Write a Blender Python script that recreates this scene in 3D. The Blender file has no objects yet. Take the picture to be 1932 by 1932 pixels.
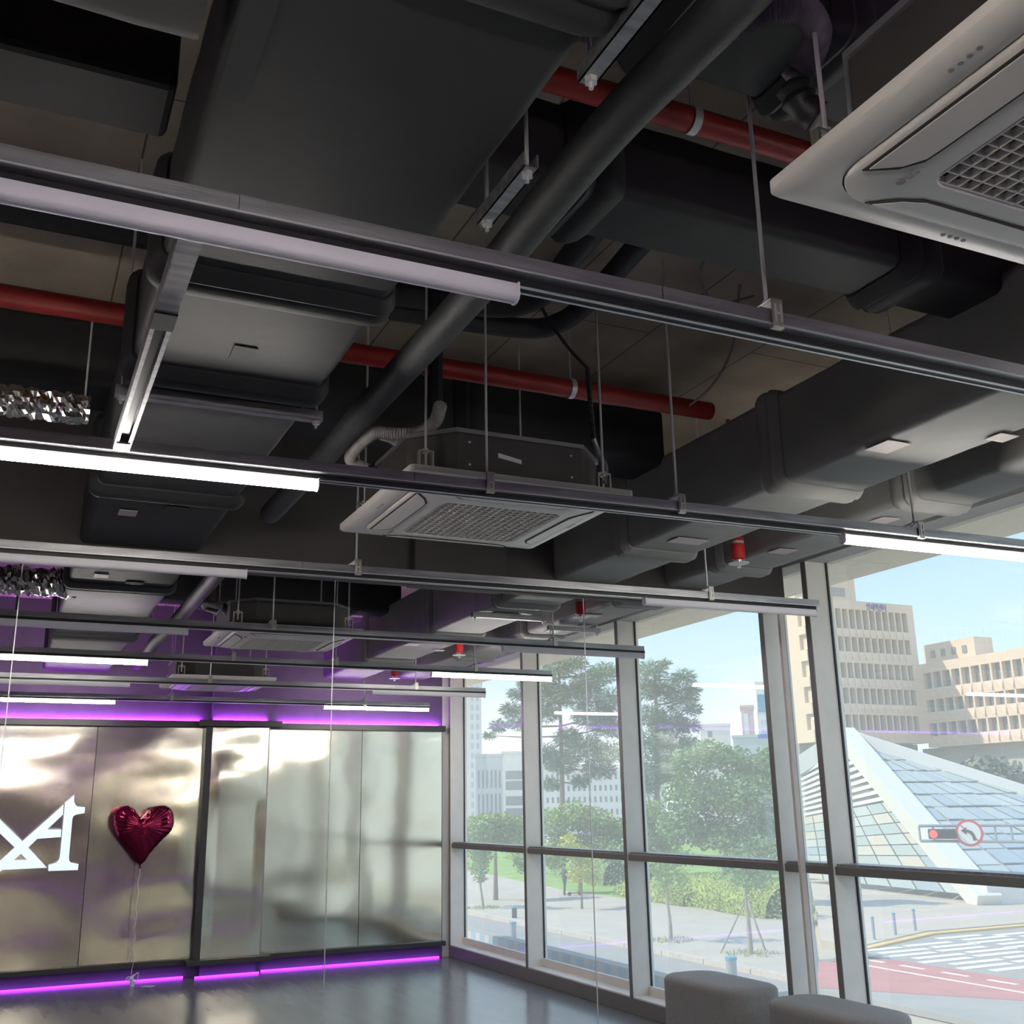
import bpy, bmesh, math, random
from mathutils import Vector, Matrix, noise

# ------------------------------------------------------------------ camera, world, sun, exposure
H = 1.62                      # eye height above the studio floor; scene z below is written relative to the eye
scene = bpy.context.scene
COL = scene.collection

cam_d = bpy.data.cameras.new('camera')
cam_d.sensor_fit = 'HORIZONTAL'; cam_d.sensor_width = 36.0
cam_d.lens = 36.0 * 2005.0 / 1932.0
cam_d.clip_start = 0.02; cam_d.clip_end = 2000
cam = bpy.data.objects.new('camera', cam_d); COL.objects.link(cam)
# columns: right, up, back (world axes X = along the rails, Y = along the window wall)
_R = ((0.90722983, 0.09764927, 0.40914381), (-0.4202918, 0.24973861, 0.87234479), (-0.01699517, -0.963377, 0.2676115))
cam.matrix_world = Matrix(((_R[0][0], -_R[0][1], -_R[0][2], 0.0), (_R[1][0], -_R[1][1], -_R[1][2], 0.0),
                           (_R[2][0], -_R[2][1], -_R[2][2], H), (0, 0, 0, 1)))
scene.camera = cam

EXPOSURE = 1.05
SKY = 0.86
SUN = 2.7
LED = 33.0
PURPLE = 11.0
scene.view_settings.view_transform = 'Standard'
scene.view_settings.look = 'None'
scene.view_settings.gamma = 1.0
scene.view_settings.use_curve_mapping = False
scene.view_settings.exposure = EXPOSURE
cy = scene.cycles
cy.max_bounces = 7; cy.diffuse_bounces = 4; cy.glossy_bounces = 3; cy.transmission_bounces = 4; cy.transparent_max_bounces = 12
cy.caustics_reflective = False; cy.caustics_refractive = False

w = bpy.data.worlds.new('sky'); scene.world = w; w.use_nodes = True
nt = w.node_tree; nt.nodes.clear()
def N(tree, t, **kw):
    n = tree.nodes.new(t)
    for k, v in kw.items(): setattr(n, k, v)
    return n
o_ = N(nt, 'ShaderNodeOutputWorld'); bg = N(nt, 'ShaderNodeBackground'); tc = N(nt, 'ShaderNodeTexCoord')
sep = N(nt, 'ShaderNodeSeparateXYZ'); rmp = N(nt, 'ShaderNodeValToRGB'); nz = N(nt, 'ShaderNodeTexNoise')
mp = N(nt, 'ShaderNodeMapping'); cr = N(nt, 'ShaderNodeValToRGB'); mx = N(nt, 'ShaderNodeMix', data_type='RGBA')
nt.links.new(tc.outputs['Generated'], sep.inputs[0]); nt.links.new(sep.outputs[2], rmp.inputs[0])
e = rmp.color_ramp.elements
e[0].position = 0.0; e[0].color = (0.80, 0.88, 0.93, 1)
e[1].position = 1.0; e[1].color = (0.16, 0.36, 0.78, 1)
m_ = rmp.color_ramp.elements.new(0.22); m_.color = (0.44, 0.70, 0.95, 1)
mp.inputs['Scale'].default_value = (2.2, 2.2, 6.0)
nt.links.new(tc.outputs['Generated'], mp.inputs[0]); nt.links.new(mp.outputs[0], nz.inputs['Vector'])
nz.inputs['Scale'].default_value = 1.6; nz.inputs['Detail'].default_value = 7
cr.color_ramp.elements[0].position = 0.5; cr.color_ramp.elements[1].position = 0.72
nt.links.new(nz.outputs['Fac'], cr.inputs[0]); nt.links.new(cr.outputs[0], mx.inputs[0])
nt.links.new(rmp.outputs[0], mx.inputs[6]); mx.inputs[7].default_value = (0.95, 0.96, 0.97, 1)
nt.links.new(mx.outputs[2], bg.inputs[0]); bg.inputs[1].default_value = SKY; nt.links.new(bg.outputs[0], o_.inputs[0])

sun_d = bpy.data.lights.new('sun', 'SUN'); sun_d.energy = SUN; sun_d.angle = 0.009; sun_d.color = (1.0, 0.90, 0.74)
sun = bpy.data.objects.new('sun', sun_d); COL.objects.link(sun); sun.location = (-20, 10, 40)
sun.rotation_euler = Vector((-0.62, 0.34, 0.72)).to_track_quat('Z', 'Y').to_euler()

# ------------------------------------------------------------------ plan of the place (metres, z relative to the eye)
XI, XG = 4.77, 4.95           # inner face of the mullions, glass
YB, YM, YF = -0.49, 5.79, 12.07  # back wall, mirror plane, end of the reflected room
ZS, ZF = 2.2, -1.62           # slab soffit, floor
XL = -4.6
ZG = -5.0                     # street

random.seed(7)

# ------------------------------------------------------------------ materials
MATS = {}
def mat(name, col, rough=0.6, metal=0.0, var=0.0, vscale=6.0, bump=0.0, bscale=20.0, stretch=(1, 1, 1), spec=0.5, emit=None, estr=0.0, sheen=0.0, coat=0.0):
    m = bpy.data.materials.new(name); m.use_nodes = True
    t = m.node_tree; b = t.nodes['Principled BSDF']
    b.inputs['Roughness'].default_value = rough; b.inputs['Metallic'].default_value = metal
    b.inputs['Specular IOR Level'].default_value = spec
    if coat: b.inputs['Coat Weight'].default_value = coat
    c = (col[0], col[1], col[2], 1); b.inputs['Base Color'].default_value = c
    if var or bump:
        tcn = N(t, 'ShaderNodeTexCoord'); mpn = N(t, 'ShaderNodeMapping'); mpn.inputs['Scale'].default_value = stretch
        t.links.new(tcn.outputs['Object'], mpn.inputs[0])
    if var:
        n1 = N(t, 'ShaderNodeTexNoise'); n1.inputs['Scale'].default_value = vscale; n1.inputs['Detail'].default_value = 5
        t.links.new(mpn.outputs[0], n1.inputs['Vector'])
        r1 = N(t, 'ShaderNodeValToRGB'); r1.color_ramp.elements[0].position = 0.3; r1.color_ramp.elements[1].position = 0.7
        r1.color_ramp.elements[0].color = tuple(max(0, x * (1 - var)) for x in col) + (1,)
        r1.color_ramp.elements[1].color = tuple(min(1, x * (1 + var)) for x in col) + (1,)
        t.links.new(n1.outputs['Fac'], r1.inputs[0]); t.links.new(r1.outputs[0], b.inputs['Base Color'])
    if bump:
        n2 = N(t, 'ShaderNodeTexNoise'); n2.inputs['Scale'].default_value = bscale; n2.inputs['Detail'].default_value = 4
        t.links.new(mpn.outputs[0], n2.inputs['Vector'])
        bp = N(t, 'ShaderNodeBump'); bp.inputs['Strength'].default_value = bump; bp.inputs['Distance'].default_value = 0.02
        t.links.new(n2.outputs['Fac'], bp.inputs['Height']); t.links.new(bp.outputs[0], b.inputs['Normal'])
    if emit:
        b.inputs['Emission Color'].default_value = emit + (1,); b.inputs['Emission Strength'].default_value = estr
    MATS[name] = m
    return m

mat('concrete', (0.58, 0.48, 0.38), 0.9, var=0.25, vscale=2.2, bump=0.15, bscale=30)
def concrete_joints():
    m = MATS['concrete']; t = m.node_tree; b = t.nodes['Principled BSDF']
    src = b.inputs['Base Color'].links[0].from_socket
    tcn = N(t, 'ShaderNodeTexCoord'); br = N(t, 'ShaderNodeTexBrick')
    br.offset = 0.5; br.inputs['Scale'].default_value = 1.0; br.inputs['Mortar Size'].default_value = 0.004
    br.inputs['Brick Width'].default_value = 1.8; br.inputs['Row Height'].default_value = 0.6
    br.inputs['Color1'].default_value = (1, 1, 1, 1); br.inputs['Color2'].default_value = (0.9, 0.9, 0.9, 1); br.inputs['Mortar'].default_value = (0.35, 0.33, 0.3, 1)
    mp2 = N(t, 'ShaderNodeMapping'); mp2.inputs['Rotation'].default_value = (0, 0, math.pi / 2)
    t.links.new(tcn.outputs['Object'], mp2.inputs[0]); t.links.new(mp2.outputs[0], br.inputs['Vector'])
    mm = N(t, 'ShaderNodeMix', data_type='RGBA', blend_type='MULTIPLY'); mm.inputs[0].default_value = 1
    t.links.new(src, mm.inputs[6]); t.links.new(br.outputs['Color'], mm.inputs[7]); t.links.new(mm.outputs[2], b.inputs['Base Color'])
concrete_joints()
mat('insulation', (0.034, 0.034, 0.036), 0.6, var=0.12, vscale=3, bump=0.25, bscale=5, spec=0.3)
mat('insulation_window_lit', (0.25, 0.248, 0.24), 0.6, var=0.1, vscale=3, bump=0.25, bscale=5, spec=0.4)  # lighter copy of insulation; window light put into its colour
mat('foam_pipe', (0.055, 0.055, 0.058), 0.6, var=0.15, vscale=8, bump=0.2, bscale=30)
mat('shaded_black', (0.02, 0.02, 0.022), 0.7, var=0.2)  # duct black made darker to carry shade
mat('header_paint', (0.075, 0.066, 0.064), 0.75, var=0.15, vscale=2)
mat('red_pipe', (0.32, 0.022, 0.018), 0.45, var=0.25, vscale=5, bump=0.05)
mat('red_cap', (0.55, 0.03, 0.03), 0.35)
mat('galvanised', (0.40, 0.40, 0.41), 0.38, metal=0.85, var=0.28, vscale=14, stretch=(0.25, 3, 3), bump=0.05, bscale=60)
mat('zinc_rod', (0.80, 0.80, 0.79), 0.3, metal=0.45)
mat('bracket_zinc', (0.62, 0.60, 0.52), 0.35, metal=0.85)
mat('track_black', (0.012, 0.012, 0.013), 0.45)
mat('track_strip', (0.75, 0.78, 0.78), 0.35, metal=0.6)
mat('lamp_white', (0.78, 0.76, 0.80), 0.4)
mat('lamp_lit', (0.9, 0.9, 0.9), 0.4, emit=(1.0, 0.95, 0.88), estr=LED)
mat('ac_white', (0.90, 0.845, 0.79), 0.38)
mat('ac_gap', (0.05, 0.045, 0.045), 0.6)
mat('ac_inner', (0.22, 0.20, 0.20), 0.7)
mat('ac_logo', (0.42, 0.39, 0.38), 0.5)
mat('ac_body', (0.05, 0.045, 0.042), 0.55, var=0.15)
mat('ac_trim', (0.32, 0.32, 0.33), 0.4, metal=0.6)
mat('hose_grey', (0.33, 0.31, 0.30), 0.5, var=0.2, vscale=25)
mat('hose_purple', (0.20, 0.17, 0.22), 0.5, var=0.2, vscale=25)
mat('rubber', (0.015, 0.015, 0.016), 0.5)
mat('foil', (0.6, 0.58, 0.56), 0.18, metal=1.0)
mat('tape', (0.5, 0.42, 0.42), 0.5)
mat('tape_dark', (0.035, 0.035, 0.037), 0.75)
mat('floor_vinyl', (0.20, 0.217, 0.233), 0.2, var=0.08, vscale=1.2, stretch=(6, 0.6, 1), bump=0.03, bscale=12, spec=0.5)
mat('dark_metal', (0.045, 0.042, 0.045), 0.45, var=0.1)
mat('upper_wall', (0.17, 0.115, 0.21), 0.8, var=0.08)
mat('side_wall', (0.6, 0.58, 0.56), 0.8, var=0.05)
mat('mullion', (0.84, 0.80, 0.75), 0.5, var=0.04)
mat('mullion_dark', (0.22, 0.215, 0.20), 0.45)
mat('bulkhead', (0.45, 0.455, 0.46), 0.7, var=0.05)
mat('soffit', (0.86, 0.79, 0.69), 0.7, var=0.06)
mat('soffit_joint', (0.22, 0.2, 0.18), 0.8)
mat('steel_panel', (0.66, 0.635, 0.53), 0.13, metal=1.0, var=0.05, vscale=1.5)
mat('sign_lit', (0.3, 0.32, 0.36), 0.4, emit=(0.72, 0.82, 1.0), estr=0.5)
mat('sign_side', (0.35, 0.38, 0.45), 0.4)
mat('balloon', (0.24, 0.012, 0.05), 0.16, metal=0.85, bump=0.25, bscale=7)
mat('ribbon', (0.85, 0.8, 0.88), 0.3)
mat('purple_led', (0.3, 0.05, 0.5), 0.5, emit=(0.42, 0.03, 1.0), estr=PURPLE * 0.2)
mat('purple_led_wash', (0.5, 0.1, 0.8), 0.5, emit=(0.52, 0.06, 1.0), estr=PURPLE * 7)
mat('purple_led_dim', (0.5, 0.1, 0.8), 0.5, emit=(0.52, 0.06, 1.0), estr=PURPLE * 0.12)
mat('purple_led_back', (0.5, 0.1, 0.8), 0.5, emit=(0.52, 0.06, 1.0), estr=PURPLE * 0.8)
mat('pouf', (0.36, 0.35, 0.34), 0.75, var=0.08, vscale=60, bump=0.1, bscale=200)
mat('blue_led', (0.0, 0.2, 0.9), 0.5, emit=(0.02, 0.25, 1.0), estr=6)
# outdoors
mat('asphalt', (0.35, 0.325, 0.295), 0.9, var=0.08, vscale=0.8)
mat('paving', (0.50, 0.445, 0.37), 0.9, var=0.07, vscale=0.5)
mat('plaza', (0.53, 0.455, 0.365), 0.9, var=0.06, vscale=0.4)
mat('kerb', (0.55, 0.48, 0.40), 0.9, var=0.1)
mat('yellow_paint', (0.75, 0.52, 0.20), 0.8)
mat('white_paint', (0.82, 0.80, 0.76), 0.8)
mat('red_lane', (0.52, 0.20, 0.18), 0.85, var=0.1, vscale=1)
mat('lawn', (0.24, 0.38, 0.07), 0.95, var=0.25, vscale=0.4)
mat('earth', (0.50, 0.44, 0.33), 0.95, var=0.1, vscale=0.1)
mat('leaf_pine', (0.14, 0.25, 0.12), 0.8, var=0.3, vscale=0.4)
mat('leaf_green', (0.22, 0.35, 0.11), 0.8, var=0.3, vscale=0.4)
mat('leaf_light', (0.27, 0.38, 0.075), 0.8, var=0.3, vscale=0.4)
mat('leaf_yellow', (0.50, 0.52, 0.06), 0.8, var=0.25, vscale=0.6)
mat('leaf_hedge', (0.34, 0.42, 0.08), 0.85, var=0.3, vscale=0.5)
mat('leaf_grey', (0.20, 0.22, 0.17), 0.85, var=0.3, vscale=0.4)
mat('bark', (0.22, 0.16, 0.12), 0.9, var=0.25, vscale=3)
mat('bark_pale', (0.38, 0.33, 0.27), 0.9, var=0.2, vscale=3)
mat('facade', (0.78, 0.60, 0.455), 0.85, var=0.05, vscale=0.2)
mat('facade_glass', (0.27, 0.28, 0.28), 0.15, spec=0.6)
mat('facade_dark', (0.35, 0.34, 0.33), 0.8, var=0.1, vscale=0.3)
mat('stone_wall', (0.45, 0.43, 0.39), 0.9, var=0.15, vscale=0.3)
mat('white_building', (0.80, 0.78, 0.73), 0.8)
mat('grey_building', (0.55, 0.57, 0.58), 0.8)
mat('pink_building', (0.75, 0.52, 0.48), 0.8)
mat('teal_building', (0.50, 0.58, 0.55), 0.8)
mat('sign_blue', (0.05, 0.15, 0.55), 0.5)
mat('sign_teal', (0.10, 0.33, 0.45), 0.5)
mat('sign_orange', (0.85, 0.25, 0.08), 0.5)
mat('sign_text', (0.12, 0.12, 0.42), 0.6)
mat('white_frame', (0.72, 0.70, 0.66), 0.5)
mat('glass_blue', (0.34, 0.41, 0.46), 0.12, spec=0.6)
mat('glass_green', (0.42, 0.48, 0.47), 0.15, spec=0.6)
mat('glass_pale', (0.49, 0.53, 0.51), 0.2, spec=0.6)
mat('louvre_dark', (0.6, 0.64, 0.58), 0.5)
mat('pyramid_tile', (0.54, 0.50, 0.41), 0.5)
mat('post_grey', (0.30, 0.33, 0.36), 0.5)
mat('signal_black', (0.035, 0.03, 0.03), 0.5)
mat('signal_red', (0.8, 0.05, 0.05), 0.4, emit=(1.0, 0.08, 0.06), estr=1.2)
mat('traffic_red', (0.70, 0.07, 0.07), 0.5)
mat('traffic_white', (0.85, 0.84, 0.82), 0.5)
mat('tile_blue', (0.33, 0.47, 0.60), 0.35)
mat('tile_pink', (0.62, 0.56, 0.53), 0.35)
mat('parapet', (0.38, 0.36, 0.34), 0.8)
mat('cloth_dark', (0.05, 0.05, 0.065), 0.9)
mat('skin', (0.45, 0.28, 0.2), 0.6)
mat('scooter_lime', (0.55, 0.75, 0.12), 0.4)
mat('ledge_white', (0.8, 0.78, 0.8), 0.6)

def glass_mat():
    m = bpy.data.materials.new('window_glass'); m.use_nodes = True; t = m.node_tree; t.nodes.clear()
    out = N(t, 'ShaderNodeOutputMaterial'); tr = N(t, 'ShaderNodeBsdfTransparent'); gl = N(t, 'ShaderNodeBsdfGlossy'); tl = N(t, 'ShaderNodeBsdfTranslucent')
    m1 = N(t, 'ShaderNodeMixShader'); m2 = N(t, 'ShaderNodeMixShader')
    tr.inputs[0].default_value = (0.93, 0.95, 0.95, 1); gl.inputs['Roughness'].default_value = 0.0; gl.inputs[0].default_value = (0.9, 0.95, 1, 1)
    tl.inputs[0].default_value = (0.98, 0.93, 0.84, 1)
    m1.inputs[0].default_value = 0.20; t.links.new(tr.outputs[0], m1.inputs[1]); t.links.new(tl.outputs[0], m1.inputs[2])   # warm translucent share, a pale haze put into the panes
    m2.inputs[0].default_value = 0.045; t.links.new(m1.outputs[0], m2.inputs[1]); t.links.new(gl.outputs[0], m2.inputs[2])
    t.links.new(m2.outputs[0], out.inputs[0]); MATS['window_glass'] = m
glass_mat()

# ------------------------------------------------------------------ helpers
LOC = {}
def tag(o, label=None, cat=None, group=None, kind=None):
    if label: o['label'] = label
    if cat: o['category'] = cat
    if group: o['group'] = group
    if kind: o['kind'] = kind
    return o
def thing(name, label, cat, loc, group=None, kind=None):
    o = bpy.data.objects.new(name, None); COL.objects.link(o); o.empty_display_size = 0.1
    o.location = (loc[0], loc[1], loc[2] + H); LOC[o] = Vector(o.location)
    return tag(o, label, cat, group, kind)
def struct_root(name, loc=(0, 0, 0)):
    return thing(name, None, None, loc, kind='structure')

class MB:
    def __init__(s): s.v = []; s.f = []
    def quad_strip(s, rings, closed=True, cap=True):
        b = len(s.v); n = len(rings[0])
        for r in rings: s.v += [tuple(p) for p in r]
        for i in range(len(rings) - 1):
            for j in range(n if closed else n - 1):
                k = (j + 1) % n
                s.f.append((b + i * n + j, b + i * n + k, b + (i + 1) * n + k, b + (i + 1) * n + j))
        if cap:
            s.f.append(tuple(b + j for j in range(n - 1, -1, -1)))
            s.f.append(tuple(b + (len(rings) - 1) * n + j for j in range(n)))
        return s
    def box(s, x0, x1, y0, y1, z0, z1):
        return s.quad_strip([[(x0, y0, z0), (x1, y0, z0), (x1, y1, z0), (x0, y1, z0)], [(x0, y0, z1), (x1, y0, z1), (x1, y1, z1), (x0, y1, z1)]])
    def obox(s, c, u, v, w_):
        c = Vector(c); u = Vector(u); v = Vector(v); w_ = Vector(w_)
        return s.quad_strip([[c - u - v - w_, c + u - v - w_, c + u + v - w_, c - u + v - w_], [c - u - v + w_, c + u - v + w_, c + u + v + w_, c - u + v + w_]])
    def bar(s, a, b, ra, rb=None):            # square bar between two points
        a = Vector(a); b = Vector(b); d = b - a; rb = rb or ra
        u = d.cross(Vector((0, 0, 1)));
        if u.length < 1e-5: u = Vector((1, 0, 0))
        u.normalize(); v = d.cross(u).normalized()
        return s.obox((a + b) / 2, d / 2, u * ra, v * rb)
    def tube(s, pts, r, n=10, cap=True):
        pts = [Vector(p) for p in pts]; m = len(pts); rs = r if isinstance(r, (list, tuple)) else [r] * m
        rings = []; up = None
        for i, p in enumerate(pts):
            d = (pts[min(i + 1, m - 1)] - pts[max(i - 1, 0)])
            if d.length < 1e-9: d = Vector((0, 0, 1))
            d.normalize()
            if up is None:
                up = Vector((0, 0, 1)) if abs(d.z) < 0.9 else Vector((1, 0, 0))
            u = up - d * up.dot(d)
            if u.length < 1e-5: u = d.orthogonal()
            u.normalize(); up = u; v = d.cross(u)
            rings.append([p + (u * math.cos(a) + v * math.sin(a)) * rs[i] for a in [2 * math.pi * k / n for k in range(n)]])
        return s.quad_strip(rings, cap=cap)
    def lathe(s, c, prof, n=16):               # profile of (radius, z) about a vertical axis
        rings = [[(c[0] + r * math.cos(2 * math.pi * k / n), c[1] + r * math.sin(2 * math.pi * k / n), c[2] + z) for k in range(n)] for r, z in prof]
        return s.quad_strip(rings)
    def prism(s, poly, off):                   # extrude a 3D polygon by a vector
        o = Vector(off); return s.quad_strip([[Vector(p) for p in poly], [Vector(p) + o for p in poly]])
    def build(s, name, m, parent=None, smooth=False, bevel=0.0, label=None, cat=None, group=None, kind=None, link=True, recalc=True):
        me = bpy.data.meshes.new(name)
        vs = [Vector((p[0], p[1], p[2] + H)) for p in s.v]
        if parent is not None: base = LOC[parent]
        else:
            xs = [p.x for p in vs]; ys = [p.y for p in vs]; zs = [p.z for p in vs]
            base = Vector(((min(xs) + max(xs)) / 2, (min(ys) + max(ys)) / 2, min(zs)))
        me.from_pydata([p - base for p in vs], [], s.f)
        if recalc:
            bm = bmesh.new(); bm.from_mesh(me); bmesh.ops.recalc_face_normals(bm, faces=bm.faces); bm.to_mesh(me); bm.free()
        me.materials.append(MATS[m] if isinstance(m, str) else m)
        if smooth: me.polygons.foreach_set('use_smooth', [True] * len(me.polygons))
        o = bpy.data.objects.new(name, me); COL.objects.link(o)
        if parent is not None: o.parent = parent
        else: o.location = base
        LOC[o] = base.copy()
        if bevel:
            b = o.modifiers.new('bevel', 'BEVEL'); b.width = bevel; b.segments = 2; b.limit_method = 'ANGLE'
        if smooth and not bevel:
            try: me.set_sharp_from_angle(angle=math.radians(40))
            except Exception: pass
        return tag(o, label, cat, group, kind)

def kids(o): return [c for c in bpy.data.objects if c.parent == o]
def copy_tree(o, parent=None, cache=None):
    c = o.copy(); COL.objects.link(c); c.parent = parent
    for ch in cache.get(o.name, []): copy_tree(ch, c, cache)
    return c
def child_cache():
    d = {}
    for c in bpy.data.objects:
        if c.parent: d.setdefault(c.parent.name, []).append(c)
    return d
def beyond(o, label, group=None):
    """solid copy of a fitting standing for its mirror reflection, handed about the mirror plane YM"""
    c = copy_tree(o, None, child_cache())
    c.location.y = 2 * YM - o.location.y; c.rotation_euler.z = -o.rotation_euler.z; c.scale.y = -1
    c['label'] = label
    if group: c['group'] = group
    return c

def spline(pts, k=8):
    pts = [Vector(p) for p in pts]; q = [pts[0] * 2 - pts[1]] + pts + [pts[-1] * 2 - pts[-2]]; out = []
    for i in range(1, len(q) - 2):
        for j in range(k):
            t = j / k; a, b, c, d = q[i - 1], q[i], q[i + 1], q[i + 2]
            out.append(0.5 * ((2 * b) + (c - a) * t + (2 * a - 5 * b + 4 * c - d) * t * t + (3 * b - a - 3 * c + d) * t ** 3))
    out.append(pts[-1]); return out
def rrect(a0, a1, b0, b1, r, n=5):
    P = []
    for cx, cy, s0 in ((a1 - r, b1 - r, 0), (a0 + r, b1 - r, 1), (a0 + r, b0 + r, 2), (a1 - r, b0 + r, 3)):
        for k in range(n + 1):
            t = math.pi / 2 * (s0 + k / n); P.append((cx + r * math.cos(t), cy + r * math.sin(t)))
    return P

def letters(name, body, size, extrude, m, parent, matrix):
    fc = bpy.data.curves.new(name, 'FONT'); fc.body = body; fc.size = size; fc.extrude = extrude
    fo = bpy.data.objects.new(name, fc); COL.objects.link(fo); bpy.context.view_layer.update()
    me = bpy.data.meshes.new_from_object(fo.evaluated_get(bpy.context.evaluated_depsgraph_get())); me.name = name
    bpy.data.objects.remove(fo); bpy.data.curves.remove(fc)
    me.materials.clear(); me.materials.append(MATS[m])
    o = bpy.data.objects.new(name, me); COL.objects.link(o); o.parent = parent; LOC[o] = LOC[parent]; o.matrix_local = matrix
    return o

# ------------------------------------------------------------------ the room
MB().box(XL, XG, YB - 0.1, YF + 0.1, ZF - 0.2, ZF).build('floor', 'floor_vinyl', kind='structure')
MB().box(XL, XG + 0.1, YB - 0.1, YF + 0.1, ZS, ZS + 0.25).build('ceiling', 'concrete', kind='structure')
MB().box(XL - 0.15, XL, YB - 0.1, YF + 0.1, ZF, ZS).build('wall_left', 'side_wall', kind='structure')
MB().box(XL, 4.69, YF, YF + 0.15, ZF, ZS).build('wall_far', 'upper_wall', kind='structure')  # mirror reflection of the back wall, built as a solid wall
MB().box(XL, 4.69, YB - 0.15, YB, ZF, ZS).build('wall_back', 'upper_wall', kind='structure')
# far corner pier between the steel wall and the first mullion
MB().box(4.69, XG, YF, YF + 0.15, ZF, ZS).build('wall_corner_far', 'mullion', kind='structure')
MB().box(4.69, XG, YB - 0.15, YB, ZF, ZS).build('wall_corner_back', 'mullion', kind='structure')
# wall above the mirror; past it the reflection is built as solid room
mid = struct_root('wall_over_mirror', (0, YM, 1.26))
MB().box(XL, XI, YM - 0.03, YM + 0.03, 1.26, ZS).build('wall_panel', 'header_paint', mid)
MB().box(2.05, 2.64, YM - 0.075, YM - 0.03, 1.262, ZS).build('wall_block', 'header_paint', mid, bevel=0.004)
MB().box(2.05, 2.64, YM + 0.03, YM + 0.075, 1.262, ZS).build('wall_block', 'header_paint', mid, bevel=0.004)
# mirror panel joints and end bar under it
for i, x in enumerate((-0.02, 1.598, 3.2)):
    MB().box(x - 0.0022, x + 0.0022, YM - 0.003, YM + 0.003, ZF, 1.26).build('trim_%d' % (i + 1), 'track_strip', kind='structure')
MB().box(4.725, 4.765, YM - 0.012, YM + 0.012, ZF, 1.57).build('trim_4', 'mullion', kind='structure', bevel=0.002)

# window wall
MB().box(XI, XG + 0.05, YB, YF, 1.57, ZS).build('wall_window', 'bulkhead', kind='structure')
MB().box(XI, XG, YB, YF, ZF, -1.5).build('baseboard_window', 'mullion_dark', kind='structure', bevel=0.004)
posts = [-0.48, 1.55, 3.5, 5.52, 6.01, 8.03, 9.98, 12.01]        # near face of every mullion
PW = 0.05
for i, y in enumerate(posts):
    r = struct_root('window_%d' % (i + 1), (XG, y, -1.5))
    MB().box(XI, XG + 0.03, y, y + PW, -1.5, 1.57).build('mullion', 'mullion', r, bevel=0.003)
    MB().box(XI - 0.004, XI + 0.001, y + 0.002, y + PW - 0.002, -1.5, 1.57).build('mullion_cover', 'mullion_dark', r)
    MB().box(XG - 0.012, XG + 0.004, y - 0.009, y, -1.42, 1.57).build('gasket', 'track_black', r)
    if i < len(posts) - 1:
        y0, y1 = y + PW, posts[i + 1]
        MB().box(XG - 0.012, XG + 0.004, y0, y0 + 0.009, -1.42, 1.57).build('gasket', 'track_black', r)
        MB().box(XI + 0.012, XG, y0, y1, -0.444, -0.392).build('transom', 'mullion_dark', r, bevel=0.004)
        MB().box(XI + 0.03, XG, y0, y1, -0.392, -0.378).build('transom_cap', 'galvanised', r)
        MB().box(XI, XG, y0, y1, -1.5, -1.488).build('sill', 'mullion', r)
        MB().box(XG - 0.03, XG, y0, y1, -1.488, -1.42).build('bottom_frame', 'mullion', r)
        MB().box(XG - 0.003, XG + 0.003, y0, y1, -1.42, -0.444).build('pane', 'window_glass', r)
        MB().box(XG - 0.003, XG + 0.003, y0, y1, -0.378, 1.57).build('pane', 'window_glass', r)
# outside: soffit over the windows, ledge and tiled parapet
sof = struct_root('trim_5', (5.3, 5.8, 1.62))
yy = -2.0
while yy < 14.5:
    MB().box(XG + 0.05, 5.1, yy, yy + 1.49, 1.60, 1.63).build('soffit_panel', 'soffit', sof)
    MB().box(5.112, 5.62, yy, yy + 1.49, 1.60, 1.63).build('soffit_panel', 'soffit', sof)
    yy += 1.5
MB().box(5.098, 5.114, -2.0, 14.5, 1.602, 1.63).build('soffit_groove', 'soffit_joint', sof)
MB().box(XG + 0.05, 5.62, -2.0, 14.5, 1.63, 2.2).build('soffit_edge', 'soffit', sof)
MB().box(XG + 0.05, 5.55, -2.0, 14.5, -2.05, -1.72).build('trim_6', 'parapet', kind='structure')
par = struct_root('wall_parapet', (5.37, 9.0, -1.72))
MB().box(5.31, 5.45, 5.9, 13.3, -1.72, -1.43).build('parapet_core', 'parapet', par)
TS = 0.135
tile_me = {}
for i in range(54):
    for j in range(2):
        y0 = 5.93 + i * TS; z1 = -1.435 - j * TS; mname = 'tile_blue' if (i + j) % 2 else 'tile_pink'
        if mname not in tile_me:
            b = bmesh.new(); bmesh.ops.create_cube(b, size=1.0, matrix=Matrix.Diagonal((0.012, TS - 0.004, TS - 0.004, 1)))
            me = bpy.data.meshes.new('tile'); b.to_mesh(me); b.free(); me.materials.append(MATS[mname]); tile_me[mname] = me
        o = bpy.data.objects.new('tile', tile_me[mname]); COL.objects.link(o); o.parent = par
        o.location = Vector((5.305, y0 + TS / 2, z1 - TS / 2 + H)) - LOC[par]

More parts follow.
